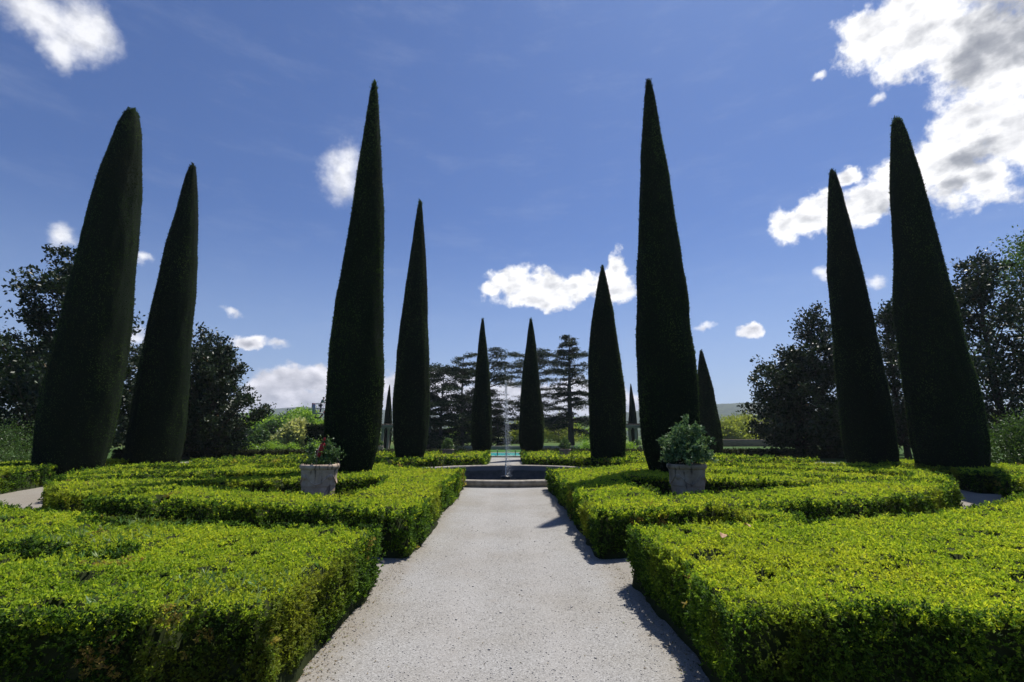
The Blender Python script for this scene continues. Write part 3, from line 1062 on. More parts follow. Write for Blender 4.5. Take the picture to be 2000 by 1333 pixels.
# ------------------------------------------------------------------ trees
def broad_tree(name, base, height, rad, seed, mat, label, group=None, cat='tree', leaf=.2, clusters=900, per=22, low=.12, top_bias=.55, sig=.38, bark='bark',
               limbs=34, trunk_r=.22, shape=1.0, jag=.35):
    """Trunk, limbs reaching for an uneven envelope, clumps of leaves along their outer halves."""
    r = np.random.default_rng(seed)
    root = empty(name, base, label, cat, group)
    tubes = []
    ts = np.linspace(0, 1, 9)
    wob = np.cumsum(r.normal(size=(9, 2)) * .06 * rad / 3, 0)
    trunk = np.stack([wob[:, 0], wob[:, 1], ts * height * .86], -1)
    tubes.append(tube(trunk, trunk_r * (1 - ts * .82), 10))
    ends, C, Dc = [], [], []
    for i in range(limbs):
        u = (i + .5) / limbs
        z1 = low + (1 - low) * (u ** .85)                       # where the limb ends, share of the height
        ang = i * 2.39996 + r.normal() * .35
        t = (z1 - low) / (1 - low)
        env = math.sin(math.pi * min(1, (t * (1 - .13) + .13)) ** (shape * .75)) ** .7 if t < 1 else .1
        rr = rad * max(.1, env) * (1 + jag * (r.random() * 2 - 1.15))
        e = np.array([math.cos(ang) * rr, math.sin(ang) * rr, z1 * height * (1 + .05 * r.normal())])
        z0 = max(.08, z1 - .12 - .28 * (rr / rad) * (r.random() * .5 + .6))
        z0 = min(z0, .82) * height
        s = np.array([np.interp(z0, trunk[:, 2], trunk[:, 0]), np.interp(z0, trunk[:, 2], trunk[:, 1]), z0])
        m = (s + e) / 2 + np.array([0, 0, .10 * rr]) + r.normal(size=3) * .06 * rad
        k = np.linspace(0, 1, 7)[:, None]
        curve = (1 - k) ** 2 * s + 2 * k * (1 - k) * m + k ** 2 * e
        tubes.append(tube(curve, trunk_r * .42 * (1 - .85 * k[:, 0]) * (1 - .5 * z1), 6))
        nn = max(3, int(clusters / limbs * (.5 + .5 * rr / rad)))
        kk = (.25 + .75 * r.random(nn) ** .7)[:, None]
        c = (1 - kk) ** 2 * s + 2 * kk * (1 - kk) * m + kk ** 2 * e
        sp = (.04 + .11 * (1 - np.abs(kk - .6))) * rad * (.8 if leaf > .15 else 1.5)
        off = r.normal(size=(nn, 3)) * sp * np.array([.8, .8, .6])
        c = c + off
        C.append(c); Dc.append(np.repeat((e - s)[None], nn, 0))
        for q in range(0, nn, 3):                              # twigs out to the clumps
            b = c[q] - off[q]
            tubes.append(tube([b, (b + c[q]) / 2 + np.array([0, 0, .05]), c[q]], [trunk_r * .07, trunk_r * .05, .008], 4))
    C = np.concatenate(C); Dc = unit(np.concatenate(Dc))
    C[:, 2] = np.maximum(C[:, 2], low * height * .5)
    n = len(C)
    cs = sig * (.6 + .8 * r.random(n))
    P = (C[:, None] + r.normal(size=(n, per, 3)) * cs[:, None, None] * np.array([1, 1, .65])).reshape(-1, 3)
    P[:, 2] = np.maximum(P[:, 2], .1)
    Dv = unit(np.repeat(Dc, per, 0) * .5 + r.normal(size=(n * per, 3)) * .7 + np.array([0, 0, .25]))
    LV, LF = sprigs(P, Dv, leaf, leaf * .27, 1, .5, .1, r)
    tn = np.repeat(.45 + .4 * (r.random(n) - .5), per) + .16 * r.normal(size=n * per)
    mesh('crown', LV, LF, mat, root, tint=np.clip(tn, 0, 1))
    V, Fq = join(tubes)
    mesh('trunk', V, Fq, M[bark], root, smooth=True)
    return root


MG = 'dark glossy-leaved trees around the garden'
def mag(X, Y, h, rad, seed, label, clusters=800, **k):
    return broad_tree('magnolia_tree', (X, Y, 0), h, rad, seed, M['magnolia_leaf'], label, MG, leaf=.24, clusters=int(clusters * 1.3), per=18, sig=.21, jag=.5, limbs=46, **k)


mag(-26.6, 29, 12.5, 4.4, 31, 'big dark tree at the left edge behind the leftmost cypress', 1300, low=.08)
mag(-34.0, 36, 8.6, 4.6, 32, 'dark tree at the far left edge of the garden', 800, low=.08)
mag(-25.0, 35, 8.6, 3.6, 33, 'dark tree seen between the two left cypresses', 600, low=.06)
mag(-22.6, 36.5, 8.6, 3.2, 34, 'dark tree just right of the second left cypress', 600, low=.06)
mag(-20.9, 35.5, 8.2, 2.8, 35, 'round dark tree left of the low white clouds', 900, low=.08)
mag(21.7, 37, 7.9, 3.7, 36, 'spreading dark tree left of the two right cypresses', 1000, low=.07)
mag(23.5, 36.5, 10.8, 4.0, 37, 'tall dark tree behind the second right cypress', 900, low=.08)
mag(28.0, 35, 11.0, 3.8, 38, 'dark tree seen between the two right cypresses', 900, low=.08)
mag(31.5, 43, 6.0, 3.4, 42, 'low dark tree glimpsed at the foot of the two right cypresses', 500, low=.02)
mag(29.8, 29.5, 13.0, 4.0, 39, 'open dark tree just right of the rightmost cypress', 900, low=.1)
broad_tree('leafy_tree', (35.2, 31, 0), 14.6, 4.2, 40, M['bush_leaf'], 'paler green tree at the right edge', None, leaf=.2, clusters=1000, per=22, sig=.45, low=.1)
broad_tree('leafy_tree', (-38, 33, 0), 7.2, 3.6, 41, M['bush_leaf'], 'paler green tree at the left edge', None, leaf=.2, clusters=700, per=22, sig=.45, low=.1)


def bush(base, h, rad, seed, mat, label, group=None, leaf=.1, n=420, name='garden_bush'):
    return broad_tree(name, base, h, rad, seed, mat, label, group, 'bush', leaf, n, 18, .05, sig=.16 * rad, limbs=26, trunk_r=.05, jag=.2)


bush((-20.3, 20.5, 0), 1.75, 1.7, 51, M['bush_leaf'], 'dark domed bush at the left edge beside the leftmost cypress', leaf=.06, n=900)
bush((19.2, 18.5, 0), 2.15, 1.5, 52, M['bush_leaf'], 'green bush at the right edge beside the rightmost cypress', leaf=.09, n=700)
bush((15.6, 21.5, 0), 1.0, .45, 53, M['bush_leaf'], 'small green shrub between the two right cypresses', leaf=.07, n=200)
bush((15.0, 38.5, 0), 2.6, 1.0, 54, M['cedar_leaf'], 'dark bush at the foot of the low peeping cypress', leaf=.14, n=260)
for i, (X, h, w) in enumerate([(-24.2, 1.0, 1.0), (-22.4, .9, .9), (-20.6, 1.15, 1.0), (-18.9, .95, .9), (-17.2, 1.05, .9), (-15.6, .9, .8), (-13.9, 1.0, .8)]):
    bush((X, 37.2 + .3 * math.sin(i * 2.1), 0), h, w, 60 + i, M['spring_leaf'], 'low bright green shrub in a row behind the left boundary hedge', 'low shrubs behind the boundary hedge', .11, 160, 'low_shrub')
for i, X in enumerate([6.3, 8.0, 9.6]):
    bush((X, 39 + .3 * i, 0), .95, .9, 70 + i, M['spring_leaf'], 'low bright shrub behind the right boundary hedge near the cedar', 'low shrubs by the cedar', .11, 160, 'low_shrub')


def cedar(base, height, rad, seed, label, top_flat=False, trunk_r=.32, clear=.12, group='cedars beyond the pool', side=None, gaps=.24):
    r = np.random.default_rng(seed)
    root = empty('cedar_tree', base, label, 'tree', group)
    ts = np.linspace(0, 1, 10)
    trunk = np.stack([.12 * np.sin(ts * 4 + seed), .1 * np.cos(ts * 3 + seed), ts * height * .98], -1)
    tubes = [tube(trunk, trunk_r * (1 - ts * .9), 10)]
    P, Dv = [], []
    z = clear
    while z < .985:
        t = (z - clear) / (1 - clear)
        L0 = rad * ((1 - t) ** .55 if not top_flat else (1.05 - .45 * t ** 2.5)) * (.75 + .3 * r.random())
        nb = r.integers(4, 7)
        a0 = r.random() * 6.28
        for k in range(nb):
            if r.random() < gaps: continue
            a = a0 + k * 6.283 / nb + r.normal() * .3
            L = max(.35, L0 * (.6 + .55 * r.random()))
            up = L * ((.42 if t > .55 else .22) * r.random() - (.30 * r.random() if t < .4 else .06))
            zj = min(z * height + 1.5 * (r.random() - .5), height * .97)
            s = np.array([0, 0, zj])
            e = np.array([math.cos(a) * L, math.sin(a) * L, zj + up])
            m = (s + e) / 2 + np.array([0, 0, (.08 + .22 * r.random()) * L])
            kk = np.linspace(0, 1, 6)[:, None]
            cv = (1 - kk) ** 2 * s + 2 * kk * (1 - kk) * m + kk ** 2 * e
            tubes.append(tube(cv, trunk_r * .36 * (1 - .85 * kk[:, 0]) * (1 - .6 * t), 6))
            n = int(9 + L * 16)
            q = (.16 + .84 * r.random(n) ** .8)[:, None]
            c = (1 - q) ** 2 * s + 2 * q * (1 - q) * m + q ** 2 * e
            lat = np.array([-math.sin(a), math.cos(a), 0])
            spread = (.20 + .26 * np.sin(np.pi * np.minimum(q * .85, 1))) * L * .62
            c = c + lat * r.normal(size=(n, 1)) * spread * .6 + np.array([0, 0, 1]) * (r.normal(size=(n, 1)) * .11 + .0)
            P.append(c); Dv.append(np.repeat(unit((e - s)[None]), n, 0))
        z += (.74 + .45 * r.random()) / height * (1.0 if t < .6 else .75)
    P = np.concatenate(P); Dv = np.concatenate(Dv)
    n, per = len(P), 7
    PP = (P[:, None] + r.normal(size=(n, per, 3)) * np.array([.17, .17, .06])).reshape(-1, 3)
    DD = unit(np.repeat(Dv, per, 0) * .6 + r.normal(size=(n * per, 3)) * np.array([.6, .6, .25]))
    LV, LF = sprigs(PP, DD, .20, .05, 1, .35, .1, r)
    tn = np.repeat(.45 + .35 * (r.random(n) - .5), per) + .15 * r.normal(size=n * per)
    mesh('crown', LV, LF, M['cedar_leaf'], root, tint=np.clip(tn, 0, 1))
    V, Fq = join(tubes)
    mesh('trunk', V, Fq, M['cedar_bark'], root, smooth=True)
    return root


cedar((8.1, 62, 0), 14.2, 4.9, 91, 'tall pointed cedar with a bare pale trunk', False, .42, .16, gaps=.08)
cedar((3.6, 70, 0), 12.6, 7.2, 82, 'cedar with drooping limbs behind the small right cypress', True, .4, .2)
cedar((-2.2, 66, 0), 12.3, 5.2, 83, 'flat-topped cedar behind the water jet', True, .36, .18)
cedar((-5.2, 60, 0), 11.2, 3.6, 84, 'flat-topped cedar left of the small left cypress', True, .25, .1)
cedar((-7.4, 58, 0), 9.4, 3.6, 85, 'dense lower cedar second from the left of the group', True, .22, .05, gaps=.1)
cedar((-9.6, 60, 0), 10.0, 3.6, 86, 'dense dark cedar at the left end of the group', False, .22, .05, gaps=.1)
cedar((-4.2, 64, 0), 6.0, 4.2, 87, 'low dense cedar filling in beneath the flat-topped ones', True, .2, .05, gaps=.05)
cedar((-8.6, 56, 0), 5.5, 3.6, 88, 'low dark cedar close behind the left boundary hedge', True, .2, .04, gaps=.05)
cedar((-1.0, 62, 0), 5.2, 2.0, 89, 'small bluish cedar right behind the jet', False, .15, .04, gaps=.05)
cedar((12.0, 58, 0), 7.0, 3.0, 90, 'lower dark cedar behind the stout cypress', False, .22, .05, gaps=.1)

# light trees beyond the garden
def far_tree(X, Y, h, rad, seed, mat, label, group, n=340, leaf=.46, name='leafy_tree'):
    return broad_tree(name, (X, Y, 0), h, rad, seed, M[mat], label, group, 'tree', leaf, n, 26, .06, sig=.17 * rad, limbs=30, trunk_r=.18, jag=.18)


LG = 'light green trees beyond the left of the garden'
for i, (X, Y, h, rad, m, lab) in enumerate([
        (-47, 96, 5.6, 4.2, 'spring_leaf', 'bright green tree right behind the round dark tree'),
        (-43, 100, 5.4, 3.8, 'bush_leaf', 'darker round tree among the bright green ones'),
        (-40, 97, 6.0, 4.2, 'spring_leaf', 'tallest bright green tree below the low clouds'),
        (-36.5, 93, 5.5, 3.8, 'spring_leaf', 'bright green tree below the lift basket'),
        (-36, 72, 2.7, 3.2, 'spring_leaf', 'mid green bushy tree in front of the taller bright ones'),
        (-32.5, 70, 2.8, 3.0, 'bush_leaf', 'dense green bushy tree left of the cream one'),
        (-27.4, 66, 3.2, 2.0, 'pale_leaf', 'cream coloured blossoming bush left of the tall square hedge'),
        (-60, 98, 5.4, 4.5, 'spring_leaf', 'bright green tree hidden partly by the dark trees'),
        (-33, 110, 6.2, 4.6, 'spring_leaf', 'bright green tree behind the tall square hedge'),
        (-29, 104, 4.6, 4.2, 'bush_leaf', 'darker tree behind the tall square hedge')]):
    far_tree(X, Y, h, rad, 100 + i, m, lab, LG)
RG = 'pale willows beyond the right of the garden'
for i, (X, Y, h, rad, lab) in enumerate([
        (47, 104, 4.6, 4.0, 'pale willow nearest the low peeping cypress'), (52.5, 108, 5.6, 4.0, 'tallest pale willow, middle of the row'),
        (58, 106, 5.2, 4.2, 'pale willow half hidden by the spreading dark tree'), (64, 110, 5.2, 4.2, 'pale willow showing through the right dark trees')]):
    far_tree(X, Y, h, rad, 120 + i, 'willow_leaf', lab, RG)
CG = 'sunny trees far down the valley'
for i, (X, Y, h, rad, m, lab) in enumerate([
        (12, 110, 5.0, 4.0, 'willow_leaf', 'pale sunlit tree beyond the garden, left of the cedar trunk'), (17, 125, 5.2, 4.0, 'spring_leaf', 'sunlit tree far behind the cedar trunk'),
        (8, 130, 5.0, 4.4, 'spring_leaf', 'sunlit tree far behind the small right cypress'), (2.5, 95, 3.6, 2.6, 'willow_leaf', 'sunlit pale bush far behind the pool'),
        (24, 120, 5.6, 4.4, 'spring_leaf', 'sunlit tree behind the right stone pergola'), (-10, 120, 5.0, 4.4, 'spring_leaf', 'sunlit tree glimpsed behind the left cedars'),
        (-19, 105, 5.4, 4.0, 'bush_leaf', 'tree glimpsed behind the left stone pergola')]):
    far_tree(X, Y, h, rad, 130 + i, m, lab, CG, 190)


# ------------------------------------------------------------------ fountain
def fountain():
    root = empty('fountain', (0, FC, 0), 'round sunken stone fountain basin with a tall water jet', 'fountain')
    prof = [(4.18, -.02), (4.17, .06), (4.20, .085), (4.21, .13), (4.205, .185), (4.18, .212), (4.14, .222), (3.98, .222), (3.935, .21), (3.915, .18), (3.90, .12),
            (3.89, -.1), (3.885, -.62), (0.02, -.62)]
    V, Fq = lathe(prof, 160)
    a = np.arctan2(V[:, 1], V[:, 0])
    wob = (fbm(np.cos(a) * 9, np.sin(a) * 9, V[:, 2] * 6, seed=5) - .5) * .016
    V[:, 2] += np.where(V[:, 2] > .05, wob, 0)
    mesh('basin', V, Fq, M['basin'], root, smooth=True)
    w, wf = lathe([(3.886, -.44), (2.0, -.44), (.02, -.44)], 96)
    mesh('water', w, wf, M['fountain_water'], root)
    noz, nf = lathe([(.19, -.60), (.19, .0), (.175, .03), (.06, .03), (.045, .06), (.03, .065), (.002, .065)], 4 * 6)
    mesh('nozzle', noz, nf, M['black_metal'], root)
    r = np.random.default_rng(4)
    z = np.linspace(.05, 2.1, 40)
    x = .02 * np.sin(z * 1.3) + .012 * np.cumsum(r.normal(size=40)) * .35
    rad = np.interp(z, [0, .3, 1.0, 1.6, 2.1], [.032, .025, .018, .010, .004]) * (.75 + .5 * r.random(40))
    V1, F1 = tube(np.stack([x + .0, x * .3, z], -1), rad, 7)
    mesh('water_jet', V1, F1, M['spray'], root, smooth=True)
    n = 3400
    u = r.random(n)
    zz = 3.75 * (1 - r.random(n) ** 1.25)
    wd = .03 + .12 * np.clip((3.6 - zz) / 2.2, 0, 1) * r.random(n) ** .5
    xx = r.normal(size=n) * wd * .75 + .10 * np.clip((3.7 - zz) / 3, 0, 1)
    yy = r.normal(size=n) * wd * .75
    zz = np.where(u > .985, -.40 + .35 * r.random(n), zz)
    xx = np.where(u > .985, .26 + .16 * r.normal(size=n), xx)
    s = .0035 + .0055 * r.random(n) ** 2.5
    o = np.array([[1, 0, 0], [0, 1, 0], [-1, 0, 0], [0, -1, 0], [0, 0, 1.6], [0, 0, -1.6]], float)
    f = np.array([[0, 1, 4], [1, 2, 4], [2, 3, 4], [3, 0, 4], [1, 0, 5], [2, 1, 5], [3, 2, 5], [0, 3, 5]])
    V2 = (o[None] * s[:, None, None] + np.stack([xx, yy, zz], -1)[:, None]).reshape(-1, 3)
    F2 = (f[None] + 6 * np.arange(n)[:, None, None]).reshape(-1, 3)
    tag(mesh('spray', V2, F2, M['spray'], root, smooth=True), kind='stuff')


fountain()


# ------------------------------------------------------------------ pots
def pot_profile(h, w):
    return [(w * .30, 0), (w * .335, .01 * h), (w * .35, .06 * h), (w * .365, .08 * h), (w * .36, .12 * h), (w * .385, .35 * h), (w * .41, .55 * h), (w * .412, .575 * h),
            (w * .425, .585 * h), (w * .423, .60 * h), (w * .435, .75 * h), (w * .445, .86 * h), (w * .46, .90 * h)]


def pot(root, h, w, swag=True, mat='pot'):
    V, Fq = lathe(pot_profile(h, w) + [(w * .43, .90 * h), (w * .42, .84 * h)], 64)
    body = mesh('pot', V, Fq, M[mat], root, smooth=True)
    V, Fq = lathe([(w * .46, .895 * h), (w * .49, .92 * h), (w * .5, .945 * h), (w * .497, .975 * h), (w * .475, h), (w * .44, h), (w * .425, .97 * h), (w * .425, .9 * h)], 64)
    mesh('rim', V, Fq, M[mat], body, smooth=True)
    if swag:
        for k in range(4):
            a0 = k * math.pi / 2 + .35
            t = np.linspace(0, 1, 14)
            aa = a0 + t * 1.25
            zz = h * (.78 - .16 * np.sin(np.pi * t))
            rr = np.interp(zz / h, [p[1] / h for p in pot_profile(h, w)], [p[0] for p in pot_profile(h, w)]) + .008
            V, Fq = tube(np.stack([rr * np.cos(aa), rr * np.sin(aa), zz], -1), .012 + .008 * np.sin(t * 40) ** 2, 8)
            mesh('garland', V, Fq, M[mat], body, smooth=True)
            am = a0 - .16
            r0 = np.interp(.76, [p[1] / h for p in pot_profile(h, w)], [p[0] for p in pot_profile(h, w)])
            V, Fq = lathe([(.004, .022), (.03, .018), (.045, .006), (.06, .004), (.062, -.01)], 16)
            c = np.array([math.cos(am), math.sin(am), 0]); s = np.array([-math.sin(am), math.cos(am), 0])
            V = (c * (r0 + .002) + np.array([0, 0, .76 * h])) + V[:, 2:3] * c + V[:, 0:1] * s + V[:, 1:2] * np.array([0, 0, 1])
            mesh('rosette', V, Fq, M[mat], body, smooth=True)
    V, Fq = lathe([(w * .43, .90 * h), (w * .3, .925 * h), (.01, .93 * h)], 32)
    mesh('soil', V, Fq, M['soil'], root, smooth=True)


def foliage_ball(root, centre, size, n, leaf, mat, seed, z0, per=6, stems=16, shoots=0):
    r = np.random.default_rng(seed)
    d = unit(r.normal(size=(n, 3)))
    d[:, 2] = np.abs(d[:, 2]) * 1.0 - .25
    rad = (.35 + .65 * r.random(n) ** .45) * (.55 + .85 * fbm(d[:, 0] * 3 + 9, d[:, 1] * 3, d[:, 2] * 3, seed=seed))
    P = np.array(centre) + d * rad[:, None] * np.array(size)
    if shoots:                               # long shoots that stand out of the clipped mass
        k = r.integers(0, shoots, n // 3)
        sd3 = unit(r.normal(size=(shoots, 3)) * np.array([1, 1, .6]) + np.array([0, 0, .75]))
        ln = .85 + .45 * r.random(shoots)
        q = .55 + .5 * r.random(n // 3)
        P[:n // 3] = np.array(centre) + sd3[k] * (q * ln[k])[:, None] * np.array(size) + .025 * r.normal(size=(n // 3, 3))
        d[:n // 3] = sd3[k]
    P[:, 2] = np.maximum(P[:, 2], z0 + .02)
    Dv = unit(d + np.array([0, 0, .5]) + .5 * r.normal(size=(n, 3)))
    LV, LF = sprigs(P, Dv, leaf, leaf * .30, per, .85, 1.0, r)
    tn = np.repeat(.5 + .4 * (r.random(n) - .5), per) + .16 * r.normal(size=n * per)
    tn += .25 * np.repeat(rad > .85, per)
    mesh('foliage', LV, LF, M[mat], root, tint=np.clip(tn, 0, 1))
    tb = []
    for i in range(stems):
        e = P[r.integers(0, n)]
        s = np.array([r.normal() * .05, r.normal() * .05, z0 - .05])
        tb.append(tube([s, (s + e) / 2 + np.array([0, 0, .06]), e], [.009, .007, .003], 5))
    V, Fq = join(tb)
    mesh('stems', V, Fq, M['bark'], root, smooth=True)


PG = 'big terracotta pots of the parterre'
g = empty('potted_shrub', (3.75, 10.5, 0), 'large grey stained pot filled with a dense leafy shrub', 'potted plant', PG, rz=.5)
pot(g, 1.02, .80)
foliage_ball(g, (0, 0, 1.22), (.46, .46, .60), 1150, .062, 'shrub_leaf', 5, .97, shoots=26)


def red_pot():
    root = empty('potted_shrub', (-3.82, 10.5, 0), 'large beige pot with a sparse rose trained on wire hoops', 'potted plant', PG, rz=-.75)
    pot(root, 1.02, .79, True, 'pot_beige')
    inv = Matrix.Rotation(.75, 4, 'Z')
    def loc(x, y, z):                       # given in the garden's directions
        v = inv @ Vector((x, y, z)); return np.array(v)
    r = np.random.default_rng(8)
    # wire hoops: two crossing arches and one leaning out over the rim
    for (ax, w, h, yo) in ((.25, .34, .50, 0), (1.7, .34, .48, 0), (.1, .42, .30, -.06)):
        t = np.linspace(0, np.pi, 20)
        c, s = math.cos(ax), math.sin(ax)
        pts = [loc(w * math.cos(q) * c, w * math.cos(q) * s + yo, .95 + h * math.sin(q) ** .8) for q in t]
        V, Fq = tube(pts, .006, 6)
        mesh('hoop', V, Fq, M['wire'], root, smooth=True)
    P, Dv, tb = [], [], []
    stems = [((-.25, 0, 1.48), 46), ((-.24, .03, 1.36), 30), ((.13, 0, 1.55), 26), ((.09, .02, 1.48), 26), ((.28, 0, 1.32), 90), ((.2, -.1, 1.25), 90), ((.33, .05, 1.2), 80),
             ((.05, .1, 1.2), 60), ((-.08, -.1, 1.1), 50), ((.14, .12, 1.3), 80), ((-.2, .08, 1.12), 40), ((.22, -.15, 1.1), 70), ((-.28, -.08, 1.06), 30), ((.08, -.18, 1.08), 60)]
    for (e, k) in stems:
        e = np.array(e); s = np.array([e[0] * .3, e[1] * .3, .93])
        m = (s + e) / 2 + r.normal(size=3) * .03
        q = np.linspace(0, 1, 6)[:, None]
        cv = (1 - q) ** 2 * s + 2 * q * (1 - q) * m + q ** 2 * e
        tb.append(tube([loc(*p) for p in cv], [.007, .006, .005, .004, .003, .002], 5))
        u = (.35 + .65 * r.random(k) ** .5)[:, None]
        c = (1 - u) ** 2 * s + 2 * u * (1 - u) * m + u ** 2 * e + r.normal(size=(k, 3)) * np.array([.05, .05, .045])
        P += [loc(*p) for p in c]
    P = np.array(P)
    Dv = unit(r.normal(size=P.shape) + np.array([0, 0, .6]))
    LV, LF = sprigs(P, Dv, .042, .015, 5, .85, 1, r)
    mesh('foliage', LV, LF, M['rose_leaf'], root, tint=np.clip(.5 + .22 * r.normal(size=len(LF)), 0, 1))
    V, Fq = join(tb)
    mesh('stems', V, Fq, M['bark'], root, smooth=True)
    # the red cloth tied to the top of the hoops
    rt = empty('red_cloth', (-3.82 + .05, 10.45, 1.14), 'twisted red cloth tied to the wire hoops of the rose pot', 'cloth')
    t = np.linspace(0, 1, 26)
    a = np.linspace(0, 2 * np.pi, 20, endpoint=False)
    T, A = np.meshgrid(t, a, indexing='ij')
    rr = np.interp(T, [0, .08, .3, .6, .74, .78, .84, .94, 1], [.012, .045, .062, .05, .018, .016, .028, .016, .003])
    rr = rr * (1 + .32 * np.cos(5 * A + T * 9)) 
    X = rr * np.cos(A) * 1.0 + (.10 * T - .07) ; Y = rr * np.sin(A) * .8; Z = T * .42
    V = np.stack([X, Y, Z], -1).reshape(-1, 3)
    idx = np.arange(26 * 20).reshape(26, 20); j2 = np.roll(idx, -1, 1)
    Fq = np.stack([idx[:-1], j2[:-1], j2[1:], idx[1:]], -1).reshape(-1, 4)
    mesh('cloth', V, Fq, M['red_cloth'], rt, smooth=True)
    V, Fq = lathe([(.019, -.012), (.024, -.006), (.024, .006), (.019, .012)], 14)
    mesh('tie', V + np.array([.009, 0, .325]), Fq, M['black_metal'], rt, smooth=True)


red_pot()
for (X, Y, h, w, lab, sd_) in ((-3.35, 29.4, .80, .72, 'far pot on the left hedge bed behind the fountain', 61), (3.45, 29.4, .80, .72, 'far pot on the right hedge bed, before the cedar trunk', 62),
                               (-10.5, 42, .72, .72, 'small far pot below the left stone pergola', 63), (11.0, 42, .72, .72, 'small far pot below the right stone pergola', 64)):
    g = empty('potted_shrub', (X, Y, 0), lab, 'potted plant', 'small far pots', rz=sd_)
    pot(g, h, w, False)
    foliage_ball(g, (0, 0, h + .16), (.28, .28, .62 if abs(X) < 5 else .36), 260, .07, 'rose_leaf', sd_, h * .95, 5, 8)


# ------------------------------------------------------------------ pergolas, pool, wall
def pergola(X, Y, label, n=3):
    root = empty('stone_pergola', (X, Y, 0), label, 'pergola', 'stone pergolas')
    for k in range(n):
        for yy in (0, 2.4):
            x = (k - (n - 1) / 2) * 1.5
            V, Fq = lathe([(.20, 0), (.20, .12), (.17, .15), (.135, .2), (.13, 1.2), (.115, 2.12), (.15, 2.16), (.16, 2.2), (.2, 2.24), (.2, 2.34), (.01, 2.34)], 20)
            mesh('column', V + np.array([x, yy, 0]), Fq, M['limestone'], root, smooth=True)
    L = (n - 1) * .75 + .5
    for yy in (0, 2.4):
        part('beam', [box(-L, L, yy - .14, yy + .14, 2.342, 2.62, .02)], M['limestone'], root)
    for k in range(int(L * 4)):
        x = -L + .25 + k * .5
        part('rafter', [box(x - .05, x + .05, -.45, 2.85, 2.622, 2.74, .01)], M['bark'], root)


pergola(-12.2, 50, 'pale stone pergola seen between the left cypresses')
pergola(13.0, 50, 'stone pergola seen left of the tallest cypress')


def pool():
    root = empty('swimming_pool', (0, 41, 0), 'turquoise swimming pool at the end of the path', 'pool')
    x, y = 6.0, 3.3
    part('coping', [box(-x - .4, x + .4, -y - .4, -y, .005, .10, .02), box(-x - .4, x + .4, y, y + .4, .005, .10, .02),
                    box(-x - .4, -x, -y + .002, y - .002, .005, .097, .02), box(x, x + .4, -y + .002, y - .002, .005, .097, .02)], M['coping'], root)
    V = np.array([[-x, -y, .05], [x, -y, .05], [x, y, .05], [-x, y, .05]], float)
    mesh('water', V, [[0, 1, 2, 3]], M['pool_water'], root)
    for sx in (-.62, .72):
        pts = [(sx, -y - .25, .1), (sx, -y - .25, .42), (sx, -y - .1, .56), (sx, -y + .15, .5), (sx, -y + .28, .2), (sx, -y + .3, .03)]
        V, Fq = tube(pts, .028, 8)
        mesh('handrail', V, Fq, M['black_metal'], root, smooth=True)


pool()
V = np.array([[-9, 45.5, .008], [9, 45.5, .008], [14, 56, .012], [-14, 56, .012]], float)
M['lawn'] = plain('lawn', (.05, .13, .03), .95, spec=.1, scale=8, bump=.05)
tag(mesh('lawn', V, [[0, 1, 2, 3]], M['lawn']), kind='structure')
V, Fq = join([box(-9, 9, 56.2, 56.5, 0, .42, .03)])
tag(mesh('low_wall', V, Fq[:, :3], M['limestone']), 'low pale stone wall closing the lawn behind the pool', 'wall')
# rubble retaining wall to the right
def rubble_wall():
    n = 40
    x = np.linspace(0, 24, n)
    V, Fq = join([box(0, 24, -.35, .35, -.02, 1.0, .04)])
    o = mesh('rubble_wall', V, Fq[:, :3], M['bank'])
    o.location = (30.5, 72, 0)
    o.rotation_euler = (0, 0, R(8))
    tag(o, 'long tan stone wall below the pale willows', 'wall')


rubble_wall()


# ------------------------------------------------------------------ lift with a person clipping
def skin_figure(name, joints, bones, mat, parent, sub=2):
    me = bpy.data.meshes.new(name)
    keys = list(joints)
    me.from_pydata([joints[k][0] for k in keys], [(keys.index(a), keys.index(b)) for a, b in bones], [])
    o = link(name, me, mat, parent)
    sk = o.modifiers.new('skin', 'SKIN')
    sk.use_smooth_shade = True
    ss = o.modifiers.new('sub', 'SUBSURF'); ss.levels = sub; ss.render_levels = sub
    for i, k in enumerate(keys):
        me.skin_vertices[0].data[i].radius = joints[k][1]
        me.skin_vertices[0].data[i].use_root = (i == 0)
    return o


LIFT = np.array([-20.5, 55, 3.95])           # floor of the basket

